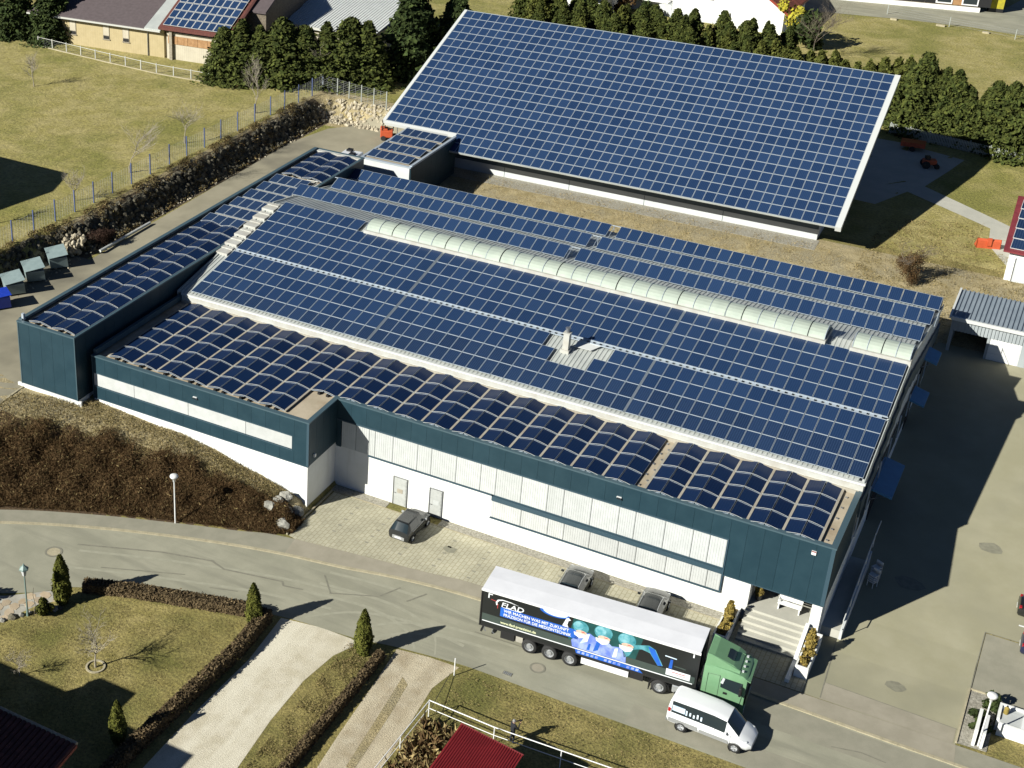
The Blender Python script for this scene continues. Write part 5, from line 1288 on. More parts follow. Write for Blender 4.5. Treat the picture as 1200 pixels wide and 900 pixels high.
# timber building with white plinth at the top right
t = thing('timber_building','dark timber building with white base and windows above the upper road','building')
pivot(t,-33,150.6,-31.7,152.0,.204)
mb = MB(); mb.box(-36,-13.3,150.6,164,z5-.5,z5+.7); mb.build('plinth','white_wall',t)
mb = MB(); mb.box(-35.9,-13.4,150.75,164,z5+.7,z5+5); mb.build('wall','bark',t)
mb = MB(); mb.box(-36.8,-12.6,149.8,165,z5+5,z5+5.4); mb.build('roof','brown_roof',t)
for k in range(11):
    mb = MB(); mb.box(0,1.75,-.06,.02,0,3.6); mb.build('wall_panel','wood' if k in (1,2,7,8) else 'black',t,loc=(-32.2+k*1.85,150.72,z5+.85))
for x in (-19.6,-16.0):
    mb = MB(); mb.box(0,2.3,-.1,.0,0,1.9,1); mb.box(.2,2.1,-.13,-.1,.2,1.7,0); mb.build('window',['dark_glass','white_paint'],t,loc=(x,150.66,z5+.95))
t = thing('waste_container','yellow green container standing on the upper road','container',(-10.6,158.5,z5),.2)
mb = MB(); mb.box(-1.0,1.0,-1,1.5,.6,2.6); mb.build('body','yellow_bush',t); mb = MB(); mb.box(-1.0,1.0,-1,1.5,.1,.6); mb.box(-.2,.2,-1.02,-1,.3,.5); mb.build('base','black',t)
# house in the bottom left corner, seen only by its tiled eaves and shadow
t = thing('tiled_house','house with a small dark red tiled lean-to roof at the bottom left corner','house')
mb = MB(); mb.box(-60,-36.4,-56,-41.9,-.2,8.9); mb.box(-58,-41.6,-42.0,-40.3,-.2,6.6); mb.box(-44.0,-41.6,-40.3,-38.3,-.2,7.6); mb.box(-36.4,-33.0,-46,-36.3,-.2,1.2); mb.build('wall','white_wall',t)
mb = MB(); mb.prism([(-60.3,-56.5,6.5),(-60.3,-49,10.2),(-60.3,-41.7,8.0),(-60.3,-41.7,7.8),(-60.3,-41.7,6.5)],(18.4,0,0)); mb.box(-58.2,-41.5,-41.7,-40.1,6.6,8.0); mb.box(-44.2,-41.5,-40.1,-38.2,7.6,8.1); mb.build('roof','tile_red',t)
slp = -.33; mb = MB(); mb.prism([(-40,-34.15,3.25),(-40,-46.0,-.6+2.0),(-40,-46.0,1.2),(-40,-34.15,3.05)],(8.0,0,0)); ro = mb.build('roof','tile_red',t)
mb0 = MB(); N_ = 5
for k in range(N_):
    a0, a1 = pi*k/N_, pi*(k+1)/N_
    mb0.quad((-.16*cos(a0),0,.10*sin(a0)),(-.16*cos(a1),0,.10*sin(a1)),(-.14*cos(a1),-.44,.08*sin(a1)+.02),(-.14*cos(a0),-.44,.08*sin(a0)+.02))
mb0.poly([(-.16*cos(pi*k/N_),0,.10*sin(pi*k/N_)) for k in range(N_+1)])
tile = mb0.mesh('roof_tile',['tile_dark']); sl_ = atan2(1.85,11.85)
for r_ in range(8):
    for c in range(22):
        put('roof_tile', tile, ro, TR(-32.2-c*.34, -34.2-r_*.38*cos(sl_), 3.26-r_*.38*sin(sl_), sl_))
cm = MB(); cm.tube((-.17,0,0),(.15,0,0),.13,.11,8); cme = cm.mesh('ridge_tile',['bark_pale'])
for c in range(22): put('ridge_tile', cme, ro, TR(-32.2-c*.34,-34.12,3.27))
mb = MB(); mb.box(-40.2,-37.6,-36.9,-36.4,1.9,3.35); mb.build('dormer','blue_trim',t)
# house just outside the left edge, known by the shadow it throws on the lawn
t = thing('neighbour_house','house just outside the left edge whose shadow falls on the lawn','house')
mb = MB(); mb.box(-112,-90.4,3,16.0,5.2,13.2); mb.build('wall','white_wall',t)
mb = MB(); mb.prism([(-113,2,13.0),(-113,17.0,13.0),(-113,17.0,13.3),(-113,9.5,15.2),(-113,2,13.3)],(24.1,0,0)); mb.build('roof','tile_red',t)
# ------------------------------------------------------------------ vehicles
MM('car_black', (.012,.013,.013), rough=.25, coat=.6); MM('car_grey', (.028,.031,.032), rough=.3, metal=.4, coat=.5)
MM('car_dark', (.022,.026,.027), rough=.25, coat=.6)
MM('car_blue', (.012,.016,.05), rough=.25, coat=.6); MM('van_white', (.78,.79,.80), rough=.3, coat=.5)
MM('truck_green', (.17,.32,.175), (.155,.30,.16), rough=.4, scale=2, coat=.2); MM('silver', (.45,.46,.47), rough=.3, metal=.5, coat=.3)
MM('tail_red', (.35,.012,.015), rough=.25, coat=.5); MM('lamp_glass', (.55,.57,.58), rough=.12, spec=.7); MM('plate', (.75,.75,.72), rough=.5)
MM('trailer_white', (.76,.76,.79), (.71,.71,.74), rough=.5, scale=.8); MM('print_black', (.014,.016,.016), rough=.38); MM('print_olive', (.055,.075,.066), (.05,.068,.06), rough=.4, scale=1)
MM('print_blue', (.018,.085,.42), (.02,.13,.55), rough=.4, scale=.5); MM('print_white', (.74,.76,.78), rough=.45); MM('print_gown', (.13,.20,.62), (.34,.42,.80), rough=.45, scale=1.6, detail=8)
MM('print_teal', (.03,.20,.24), (.12,.36,.42), rough=.4, scale=2.2, detail=7); MM('print_skin', (.62,.40,.30), (.72,.52,.42), rough=.5, scale=3); MM('print_dark_teal', (.01,.06,.06), (.02,.10,.095), rough=.4, scale=1)
MM('print_pale', (.50,.66,.80), (.74,.80,.86), rough=.45, scale=2.5); MM('print_cap', (.09,.33,.40), (.24,.50,.56), rough=.45, scale=3)
MM('print_red', (.45,.05,.05), rough=.5); MM('orange_paint', (.52,.095,.035), (.46,.08,.03), rough=.45, scale=3); MM('blue_plastic', (.012,.045,.42), (.012,.04,.36), rough=.4, scale=2)
MM('bin_green', (.25,.32,.32), (.215,.28,.28), rough=.55, scale=2); MM('lantern_green', (.16,.23,.21), rough=.5); MM('print_url', (.70,.72,.45), rough=.5)

def loft_car(name, label, loc, rz, st, paint, wheels, wr, track, wwid=.2, group=None, cat='car', tail=None, head=None, glass_rows=None, lower=None):
    """st: (x, zb, zbelt, ztop, wb, wbelt, wtop, flag) from tail to nose; flag of the bay to the next: B body, C cabin, W screen"""
    t = thing(name, label, cat, loc, rz, group); H = []
    for (x, zb, zl, zt, wb, wl, wt, fl) in st:
        hp_ = [(wb*.86, zb), (wb, zb+.10), (wl, zb+.42*(zl-zb)), (wl*.995, zl-.09), (wl*.965, zl), (wt, zt-.05), (wt*.86, zt-.005), (wt*.4, zt+.012)]
        H.append([(x, w_, z) for w_, z in hp_]+[(x, -w_, z) for w_, z in hp_[::-1]])
    body = MB(); parts = {}
    n = len(H[0])
    for i in range(len(st)-1):
        fl = st[i][7]
        for j in range(n-1):
            a, b, c, d = H[i][j], H[i+1][j], H[i+1][j+1], H[i][j+1]; tgt = body
            if fl == 'W' and 5 <= j <= 9 or (fl == 'W' and j in (5,9)): tgt = parts.setdefault('rear_window' if i < len(st)//2 else 'windscreen', MB())
            elif fl == 'C' and j in (4, 10): tgt = parts.setdefault('side_window' if j == 4 else 'side_window ', MB())
            tgt.quad(a, b, c, d)
        body.quad(H[i][0], H[i][n-1], H[i+1][n-1], H[i+1][0])
    body.poly(H[0]); body.poly(H[-1])
    def weld(mb, nm, m, par):
        me = mb.mesh(nm, [m], True); bm = bmesh.new(); bm.from_mesh(me); bmesh.ops.remove_doubles(bm, verts=bm.verts, dist=.0008); bmesh.ops.recalc_face_normals(bm, faces=bm.faces); bm.to_mesh(me); bm.free()
        me.set_sharp_from_angle(angle=radians(38)); return link(nm, me, par)
    bo = weld(body, 'body', paint, t)
    for k, mb in parts.items(): 
        o = weld(mb, k.strip(), 'dark_glass', t)
    for (wx, s) in [(w_, s) for w_ in wheels for s in (-1, 1)]:
        mb = MB(); mb.lathe([(wr*.62,-wwid/2),(wr*.93,-wwid/2),(wr,-wwid*.3),(wr,wwid*.3),(wr*.93,wwid/2),(wr*.62,wwid/2)], (0,0,0), 18, axis='y'); wh = mb.build('wheel','rubber',t,True,(wx,s*track/2,wr))
        mb = MB(); mb.lathe([(.001,s*wwid*.36),(wr*.2,s*wwid*.40),(wr*.56,s*wwid*.30),(wr*.64,s*wwid*.5)], (0,0,0), 14, axis='y')
        for k in range(5):
            a = 2*pi*k/5; mb.tube((0,s*wwid*.42,0),(wr*.58*cos(a),s*wwid*.44,wr*.58*sin(a)),.035,n=4)
        mb.build('rim','silver',wh)
        mb = MB(); mb.lathe([(wr*1.13,s*.012),(wr*1.13,-s*.05)],(0,0,0),16,axis='y'); 
        mb.poly([(wr*1.13*cos(2*pi*k/16),-s*.05,wr*1.13*sin(2*pi*k/16)) for k in range(16)]); mb.build('wheel_arch','black',t,loc=(wx,s*(st[len(st)//2][5]+.004),wr))
    x0 = st[0][0]; x1 = st[-1][0]
    for s in (-1, 1):
        if tail: mb = MB(); mb.box(tail[0]-.05,tail[0]+.12,-.13,.13,-.12,.14); bevel(mb.build('tail_light','tail_red',t,loc=(0,s*tail[1],tail[2])),.03)
        if head: mb = MB(); mb.box(head[0]-.22,head[0]+.04,-.17,.17,-.07,.09); bevel(mb.build('headlight','lamp_glass',t,loc=(0,s*head[1],head[2])),.04)
    return t
def mirrors(t, x, y, z, m):
    for s in (-1, 1):
        mb = MB(); mb.box(x-.06,x+.08,s*y,s*(y+.2),z,z+.14); bevel(mb.build('mirror',m,t),.03)
def platebox(t, x, z, d): mb = MB(); mb.box(x,x+d*.015,-.26,.26,z,z+.11); mb.build('number_plate','plate',t)
# small black hatchback before the office doors (tail towards the road)
SMALL = [(-1.80,.30,.72,.80,.66,.70,.62,'B'),(-1.74,.24,.86,.98,.74,.79,.64,'W'),(-1.36,.22,.92,1.46,.76,.81,.54,'B'),(-1.24,.22,.92,1.49,.76,.81,.55,'C'),(-.25,.22,.92,1.51,.76,.82,.56,'B'),(-.15,.22,.92,1.50,.76,.82,.56,'C'),(.42,.22,.90,1.43,.76,.82,.55,'W'),(1.02,.22,.86,.93,.76,.81,.68,'B'),(1.55,.24,.76,.82,.73,.77,.60,'B'),(1.76,.32,.62,.68,.58,.62,.48,'B')]
c1 = loft_car('small_car','small black two door car with silver trim parked before the office doors',(-27.55,-2.45,.06),radians(89),SMALL,'car_grey',(-1.15,1.18),.30,1.46,.18,tail=(-1.70,.62,.70),head=(1.62,.56,.62))
mb = MB(); mb.box(-1.83,-1.79,-.46,.46,.36,.60); mb.build('tailgate','silver',c1); platebox(c1,-1.835,.44,-1); mirrors(c1,.55,.80,.92,'silver')
for s in (-1,1): mb = MB(); mb.box(-1.20,1.0,s*.817-.017,s*.817+.017,.90,.935); mb.build('trim_strip','silver',c1)
mb = MB(); mb.box(-1.28,.40,-.46,.46,1.47,1.54); bevel(mb.build('roof_panel','car_black',c1),.03); mb = MB(); mb.prism([(.95,-.55,.925),(.95,.55,.925),(1.5,.48,.835),(1.5,-.48,.835)],(0,0,.02)); mb.build('bonnet','car_black',c1)
# dark cars half hidden behind the lorry
SEDAN = [(-2.2,.32,.74,.80,.72,.78,.66,'B'),(-2.1,.24,.88,.94,.80,.86,.72,'B'),(-1.75,.22,.95,1.02,.82,.89,.68,'W'),(-1.05,.22,.98,1.43,.83,.90,.58,'B'),(-.95,.22,.98,1.44,.83,.90,.58,'C'),(-.1,.22,.98,1.46,.83,.90,.58,'B'),(0,.22,.97,1.46,.83,.90,.58,'C'),(.55,.22,.95,1.40,.83,.90,.56,'W'),(1.25,.22,.90,.96,.82,.88,.72,'B'),(1.95,.24,.78,.84,.78,.84,.64,'B'),(2.2,.34,.64,.70,.62,.68,.52,'B')]
for (x, y, pm_, lb, rz) in ((-15.1,-3.2,'car_dark','dark grey car parked behind the lorry, the left one of the two',93),(-9.9,-2.9,'car_black','black car parked behind the lorry nearer the porch steps',93)):
    c = loft_car('parked_car',lb,(x,y,.06),radians(rz),SEDAN,pm_,(-1.3,1.35),.33,1.62,.2,tail=(-2.05,.66,.80),head=(2.0,.62,.70))
    platebox(c,-2.24,.5,-1); mirrors(c,.7,.9,.98,pm_)
    mb = MB(); P_ = [(-1.75,1.0),(-1.05,1.42),(-.1,1.45),(.55,1.39),(1.2,.95)]
    for s in (-1,1): mb.path([(a,s*(.60+.28*(1.45-z)/.5),z+.01) for a,z in P_],.022,5)
    mb.build('roof_trim','silver',c)
for (x, y, pm_, lb) in ((12.85,9.6,'car_black','black car cut by the right edge, the upper of two on the yard'),(13.5,5.95,'car_blue','dark blue car cut by the right edge beside the white parking line')):
    c = loft_car('parked_car',lb,(x,y,g(x,y)+.03),radians(4),SEDAN,pm_,(-1.3,1.35),.33,1.62,.2,tail=(-2.1,.66,.82),head=(2.0,.62,.70)); platebox(c,-2.24,.5,-1); mirrors(c,.7,.9,.98,pm_)
# white van
VAN = [(-2.48,.40,1.0,1.30,.80,.86,.80,'B'),(-2.40,.28,1.12,1.80,.84,.93,.78,'B'),(-2.25,.26,1.14,1.93,.86,.95,.78,'C'),(-.9,.26,1.14,1.97,.86,.96,.79,'C'),(.2,.26,1.14,1.96,.86,.96,.78,'C'),(.95,.26,1.10,1.84,.86,.96,.74,'W'),(1.75,.26,1.04,1.14,.86,.94,.80,'B'),(2.25,.28,.88,.96,.82,.88,.70,'B'),(2.5,.36,.68,.76,.64,.70,.55,'B')]
v = loft_car('white_van','white passenger van with dark side windows on the road beside the lorry','', 0, VAN,'van_white',(-1.62,1.55),.33,1.74,.21,cat='van',tail=(-2.40,.80,1.25),head=(2.2,.66,.86)) if False else None
v = loft_car('white_van','white passenger van with dark side windows on the road beside the lorry',(-3.35,-11.4,.012),radians(-1.5),VAN,'van_white',(-1.55,1.62),.33,1.74,.21,cat='van',tail=(-2.40,.80,1.25),head=(2.22,.66,.86))
mirrors(v,1.0,.95,1.12,'van_white'); platebox(v,-2.5,.62,-1)
mb = MB(); mb.box(-2.35,-.6,-.975,-.95,.50,.78); mb.box(-.5,1.2,-.975,-.955,.46,.70); mb.build('side_moulding','silver',v)
mb = MB(); mb.box(-2.2,-1.45,-.905,-.885,1.30,1.68); o = mb.build('side_print','print_pale',v)
mb = MB(); 
for k in range(5): mb.box(-1.4+k*.22,-1.3+k*.22,-.93+.0*k,-.90,1.28+.05*(k%2),1.62-.06*(k%3))
mb.build('window_print','print_pale',v)
for x in (-.85,.35,1.3):
    mb = MB(); mb.box(x,x+.012,-.968,-.955,.35,1.15); mb.build('door_joint','steel',v)
for x in (-.65,.55):
    mb = MB(); mb.box(x,x+.16,-.985,-.955,1.0,1.04); mb.build('door_handle','white_paint',v)
mb = MB(); mb.box(-2.53,-2.35,-.86,.86,.36,.62); bevel(mb.build('bumper','steel',v),.05)
mb = MB(); mb.box(-2.47,-2.4,-.05,.1,1.72,1.82); mb.build('brake_light','black',v)
mb = MB(); mb.box(1.55,2.0,-.5,.5,1.03,1.045); 
# ------------------------------------------------------------------ lorry
LT_ = thing('lorry','green lorry with a black advertising curtain trailer and white roof on the road','truck',(-18.551,-10.73,.012),.0729)
mb = MB(); mb.box(0,13.6,.03,2.52,1.18,3.92); mb.build('trailer_body','print_black',LT_)
mb = MB(); mb.prism([(0,-.02,3.90),(0,2.57,3.90),(0,2.57,3.98),(0,1.3,4.02),(0,-.02,3.98)],(13.6,0,0)); o = mb.build('trailer_roof','trailer_white',LT_)
mb = MB(); mb.box(-.03,13.63,-.03,.03,3.80,3.97); mb.box(-.03,13.63,2.52,2.58,3.80,3.97); mb.build('roof_rail','white_paint',LT_)
for x in (-.03,13.56):
    for ya, yb in ((-.015,.08),(2.47,2.565)): mb = MB(); mb.box(x,x+.07,ya,yb,1.1,3.8); mb.build('corner_post','black',LT_)
mb = MB(); mb.box(-.04,0,.1,1.27,1.2,3.78); mb.box(-.04,0,1.29,2.45,1.2,3.78); mb.build('rear_door','print_olive',LT_)
mb = MB(); mb.box(.05,13.5,.02,.09,1.08,1.2); mb.box(0,13.4,.5,.62,.85,1.16); mb.box(0,13.4,1.9,2.02,.85,1.16); mb.build('chassis','black',LT_)
Y = -.004
def art(name, pts, m, lay, par=LT_): 
    mb = MB(); mb.prism([(l, .03-.004*lay, z) for l, z in pts], (0,.004,0)); return mb.build(name, m, par)
def ell(cx, cz, rx, rz, a0=0, a1=2*pi, n=22): return [(cx+rx*cos(a0+(a1-a0)*k/n), cz+rz*sin(a0+(a1-a0)*k/n)) for k in range(n+(0 if a1-a0 > 6.2 else 1))]
art('lower_band',[(.12,1.58),(13.5,1.58),(13.5,2.06),(.12,2.10)],'print_olive',1)
art('lower_line',[(.15,1.50),(13.4,1.50),(13.4,1.57),(.15,1.57)],'print_white',2)
art('banner',[(1.28,2.24),(6.3,2.24),(6.3,2.92),(1.28,2.92)],'print_blue',2)
art('lamp_glow',[(l,z) for l,z in ell(4.7,3.74,.95,.36,pi,2*pi,16)],'print_blue',1); art('lamp_disc',ell(4.75,3.74,.78,.27,pi,2*pi,16),'print_pale',2)
for k in range(6): art('lamp_spot',ell(4.3+.17*k,3.60+.03*(k%2),.06,.04,n=8),'print_white',3)
art('art_ground',[(5.7,2.06),(9.9,2.06),(10.2,3.74),(5.9,3.74)],'print_dark_teal',1)
art('hand',[(5.25,2.95),(5.45,3.55),(5.6,3.62),(5.75,3.5),(5.6,3.4),(5.55,3.1),(5.7,2.8)],'print_white',2)
art('gown',[(6.0,1.62),(9.35,1.60),(9.3,2.2),(8.95,2.62),(8.4,2.5),(8.0,2.85),(7.4,2.75),(7.0,2.95),(6.6,2.85),(6.2,2.5),(5.9,2.1)],'print_gown',2)
art('gown_fold',[(6.45,2.0),(6.75,2.8),(7.0,2.9),(6.9,2.3)],'print_pale',3); art('gown_fold',[(7.3,1.7),(7.5,2.7),(7.75,2.78),(7.6,1.9)],'print_blue',3); art('gown_fold',[(8.5,1.7),(8.6,2.4),(8.8,2.5),(8.75,1.8)],'print_pale',3); art('gown_fold',[(6.9,1.7),(7.0,2.2),(7.12,2.2),(7.08,1.7)],'print_blue',4)
art('sleeve',[(9.2,1.95),(9.0,2.65),(9.55,3.05),(10.6,3.38),(11.0,3.2),(11.55,2.2),(11.25,2.12),(10.7,2.85),(10.2,2.95),(9.7,2.75),(9.5,2.2)],'print_teal',2)
art('sleeve',[(10.55,3.3),(10.95,3.22),(11.5,2.18),(11.25,2.14),(10.75,2.85)],'print_blue',3)
for cx, cz, s in ((6.35,3.12,1.0),(7.75,3.22,1.12),(9.2,3.20,1.1)):
    art('cap',ell(cx+.05*s,cz+.10,.50*s,.46*s),'print_teal',3); art('cap_light',ell(cx-.10*s,cz+.17,.30*s,.30*s),'print_cap',4)
    art('face',ell(cx+.12*s,cz-.26*s,.34*s,.14*s),'print_skin',5); art('eye',ell(cx+.22*s,cz-.22*s,.13*s,.03,n=8),'print_red',6)
    art('mask',[(cx-.35*s,cz-.34*s),(cx+.45*s,cz-.36*s),(cx+.35*s,cz-.58*s),(cx+.05*s,cz-.72*s),(cx-.3*s,cz-.55*s)],'print_white',6)
art('instrument',[(11.6,2.98),(12.3,2.95),(12.3,3.02),(11.6,3.05)],'print_pale',2); art('instrument',[(12.2,2.4),(12.9,2.38),(12.9,2.46),(12.2,2.48)],'print_olive',2); art('instrument',[(11.9,2.2),(12.1,2.2),(12.1,2.85),(11.95,2.85)],'print_blue',2)
art('rear_board',[(11.78,1.68),(13.22,1.68),(13.22,2.14),(11.78,2.14)],'print_white',3); art('board_line',[(12.1,1.95),(12.95,1.95),(12.95,2.0),(12.1,2.0)],'print_red',4); art('board_line',[(12.3,1.83),(13.0,1.83),(13.0,1.86),(12.3,1.86)],'print_red',4)
art('side_flash',[(6.3,1.2),(10.45,1.2),(10.15,1.47),(6.2,1.47)],'print_blue',1)
for k in range(14):
    x = 6.35+k*.28
    if k not in (5, 10): art('flash_mark',[(x,1.25),(x+.17,1.25),(x+.2,1.42),(x+.03,1.42)],'print_gown',2)
art('clip',[(.42,3.35),(.5,3.35),(.5,3.62),(.7,3.62),(.7,3.7),(.42,3.7)],'print_white',2); art('clip',[(13.2,3.45),(13.28,3.45),(13.28,3.72),(13.2,3.72)],'print_white',2)
def text(name, s, l, z, size, m, par=LT_, lay=4, sx=1.0, rot=None, shear=0):
    cu = bpy.data.curves.new(name,'FONT'); cu.body = s; cu.size = size; cu.extrude = .002; cu.materials.append(MT[m]); cu.offset = .006; cu.shear = shear
    tmp = bpy.data.objects.new(name+'_curve', cu); COL.objects.link(tmp); dg = bpy.context.evaluated_depsgraph_get(); me = bpy.data.meshes.new_from_object(tmp.evaluated_get(dg)); bpy.data.objects.remove(tmp)
    o = link(name, me, par); o.location = (l, .03-.004*lay-.002, z); o.rotation_euler = rot or (pi/2,0,0); o.scale = (sx,1,1); return o
text('logo_lettering','FLAD',1.28,2.98,.50,'print_white',sx=1.25,shear=.15); text('logo_line','PRÄZISION',1.62,2.945,.12,'print_white',sx=1.2) if False else None
art('logo_swoosh',[(.98,2.98),(.93,3.2),(1.05,3.42),(1.35,3.52),(1.9,3.5),(2.45,3.38),(1.9,3.44),(1.4,3.45),(1.15,3.36),(1.04,3.2),(1.06,3.0)],'print_white',4)
art('logo_mark',[(.62,3.28),(.98,3.24),(.98,3.28),(.62,3.32)],'print_red',4); art('logo_mark',[(1.06,2.75),(1.1,2.75),(1.1,3.1),(1.06,3.1)],'print_red',4); art('logo_line',[(1.4,2.93),(2.6,2.93),(2.6,2.965),(1.4,2.965)],'print_white',4)
text('slogan','WIR MACHEN WAS MIT ZUKUNFT',1.5,2.62,.30,'print_white',sx=.90); text('slogan','PRÄZISION FÜR DIE MEDIZINTECHNIK',1.5,2.31,.30,'print_white',sx=.84)
text('web_address','www.flad-praezision.de',1.35,1.70,.26,'print_url',sx=.95)
def big_wheel(l, w_, s, par=LT_, r_=.5, wd=.38, hub='trailer_white'):
    mb = MB(); mb.lathe([(r_*.6,-wd/2),(r_*.94,-wd/2),(r_,-wd*.36),(r_,wd*.36),(r_*.94,wd/2),(r_*.6,wd/2)],(0,0,0),24,axis='y'); wh = mb.build('wheel','rubber',par,True,(l,w_,r_))
    mb = MB(); mb.lathe([(r_*.62,s*wd*.5),(r_*.56,s*wd*.46),(r_*.50,s*wd*.2),(r_*.3,s*wd*.24),(r_*.28,s*wd*.46),(.001,s*wd*.48)],(0,0,0),18,axis='y'); mb.build('rim','silver',wh)
    mb = MB()
    for k in range(10): a = 2*pi*k/10; mb.tube((r_*.42*cos(a),s*wd*.2,r_*.42*sin(a)),(r_*.42*cos(a),s*wd*.3,r_*.42*sin(a)),.025,n=5)
    mb.build('wheel_nut','steel',wh)
for l in (3.31,4.62,5.92): big_wheel(l,.27,-1); big_wheel(l,2.28,1)
for l in (11.5,): big_wheel(l,.27,-1,hub='black'); big_wheel(l,2.28,1)
big_wheel(15.15,.27,-1); big_wheel(15.15,2.28,1)
mb = MB()
for a in range(13):
    th0, th1 = radians(-5+a*14.6), radians(-5+(a+1)*14.6)
    mb.prism([(11.5+.58*cos(th0),.05,.5+.58*sin(th0)),(11.5+.58*cos(th1),.05,.5+.58*sin(th1)),(11.5+.62*cos(th1),.05,.5+.62*sin(th1)),(11.5+.62*cos(th0),.05,.5+.62*sin(th0))],(0,.5,0))
mb.box(10.86,10.92,.08,.55,.12,.75); mb.build('mudguard','black',LT_)
mb = MB(); mb.box(6.65,9.6,.05,.10,.52,.96); mb.build('side_guard','white_paint',LT_); mb = MB(); mb.box(6.7,9.55,.05,.1,.98,1.10); mb.box(9.6,10.5,.15,1.0,.5,1.05); mb.build('pallet_box','black',LT_)
mb = MB(); mb.box(1.4,2.3,.12,.9,.5,1.05); mb.build('tool_box','black',LT_); mb = MB(); mb.box(2.4,2.85,.15,.5,.55,1.0); mb.build('tank','concrete',LT_)
mb = MB(); mb.box(.05,.15,.15,2.4,.5,.66); mb.build('bumper_bar','black',LT_)
for k in range(2):
    mb = MB(); mb.path([(.35+k*.55,.1,1.1),(.3+k*.55,.06,.82),(.45+k*.55,.06,.72)],.03,5); mb.build('hook','steel',LT_)
mb = MB(); mb.box(12.25,13.75,.15,.85,.38,.95); bevel(mb.build('fuel_tank','silver',LT_),.08); mb = MB(); mb.box(10.4,16.1,.75,.95,.6,.95); mb.box(10.4,16.1,1.6,1.8,.6,.95); mb.build('frame','steel',LT_)
# cab
cabm = MB()
CAB = [(13.92,.75,2.0,2.95,3.2),(14.6,.75,2.0,2.95,3.2),(15.4,.62,2.0,2.9,3.15),(16.15,.45,1.9,2.72,3.05),(16.42,.42,1.75,2.5,2.85)]
def ring(l, z0, z1, z2, z3, wi=1.22, c=1.275):
    hp_ = [(wi*.97,z0),(wi,z0+.15),(wi,z1),(wi*.985,z2),(wi*.90,z3),(wi*.5,z3+.05)]
    return [(l,c-w_,z) for w_,z in hp_]+[(l,c+w_,z) for w_,z in hp_[::-1]]
rings = [ring(*s) for s in CAB]; rings[-1] = [(l-.0,1.275+(y-1.275)*.96,z) for l,y,z in rings[-1]]
for a, b in zip(rings, rings[1:]):
    for j in range(len(a)-1): cabm.quad(a[j],b[j],b[j+1],a[j+1])
cabm.poly(rings[0]); cabm.poly(rings[-1])
me = cabm.mesh('cab',['truck_green'],True); bm = bmesh.new(); bm.from_mesh(me); bmesh.ops.remove_doubles(bm,verts=bm.verts,dist=.001); bmesh.ops.recalc_face_normals(bm,faces=bm.faces); bm.to_mesh(me); bm.free(); me.set_sharp_from_angle(angle=radians(30)); cab = link('cab',me,LT_)
mb = MB()                                                 # roof spoiler, open at the middle
mb.prism([(13.95,.12,3.15),(13.95,.25,3.92),(14.25,.3,3.88),(15.95,.42,3.2),(15.95,.2,3.02)],(0,.10,0)); mb.prism([(13.95,2.33,3.15),(13.95,2.2,3.92),(14.25,2.15,3.88),(15.95,2.03,3.2),(15.95,2.25,3.02)],(0,.10,0))
mb.prism([(13.95,.3,3.88),(14.35,.3,3.84),(15.5,.45,3.42),(15.9,.45,3.18),(15.9,.45,3.1),(13.95,.3,3.1)],(0,1.95,0)); bevel(mb.build('air_deflector','truck_green',LT_),.06)
mb = MB(); mb.box(15.0,15.45,.85,1.7,3.47,3.54); mb.prism([(15.02,.85,3.62),(15.45,.85,3.46),(15.45,.85,3.5),(15.02,.85,3.66)],(0,.85,0)); mb.build('roof_hatch','dark_glass',LT_)
mb = MB(); mb.prism([(15.95,.15,2.98),(16.62,.2,2.72),(16.62,.2,2.78),(15.95,.15,3.06)],(0,2.25,0)); mb.build('sun_visor','truck_green',LT_)
for k in range(4): mb = MB(); mb.box(16.0,16.12,.5+k*.5,.66+k*.5,3.06,3.16); mb.build('marker_lamp','lamp_glass',LT_)
mb = MB(); mb.quad((16.19,.12,2.68),(16.19,2.43,2.68),(16.45,2.40,1.85),(16.45,.15,1.85)); o = mb.build('windscreen','dark_glass',LT_); o.location = (.035,0,0)
mb = MB(); mb.prism([(15.0,.035,1.95),(16.28,.035,1.72),(16.20,.035,2.62),(15.1,.035,2.66),(14.98,.035,2.5)],(0,.02,0)); mb.build('side_window','dark_glass',LT_)
mb = MB(); mb.prism([(14.96,.03,2.25),(15.12,.03,2.22),(15.2,.03,2.64),(15.08,.03,2.68)],(0,.015,0)); mb.build('window_trim','lamp_glass',LT_)
mb = MB()
for a, b in (((14.9,.9),(14.9,2.75)),((14.2,1.0),(14.2,2.7)),((14.2,2.7),(14.9,2.75)),((14.2,1.0),(14.9,.9)),((16.2,.85),(16.28,1.75)),((14.9,.9),(16.2,.85))): mb.tube((a[0],.048,a[1]),(b[0],.048,b[1]),.010,n=4)
mb.build('door_joint','black',LT_); mb = MB(); mb.box(15.2,15.42,.02,.06,1.52,1.66); mb.build('door_handle','black',LT_)
for s, yy in ((-1,.03),(1,2.5)):
    mb = MB(); mb.box(16.1,16.25,yy+s*.02,yy+s*.28,1.85,2.45); bevel(mb.build('mirror','black',LT_),.04)
mb = MB(); mb.box(16.38,16.5,.1,2.45,.35,.95); mb.box(16.42,16.52,.3,2.25,1.0,1.6,1); mb.build('grille',['truck_green','black'],LT_)
for yy in (.35,2.2): mb = MB(); mb.box(16.46,16.54,yy-.22,yy+.22,.5,.75); mb.build('headlight','lamp_glass',LT_)
mb = MB(); mb.box(14.6,15.0,.05,.3,.25,.7); mb.build('step','black',LT_); mb = MB(); mb.box(13.85,13.95,.2,2.35,.9,3.0); mb.build('cab_back','black',LT_)
mb = MB(); mb.path([(13.65,.9,1.5),(13.8,1.0,1.3),(13.9,1.1,1.7)],.03,5); mb.build('air_hose','orange_paint',LT_)

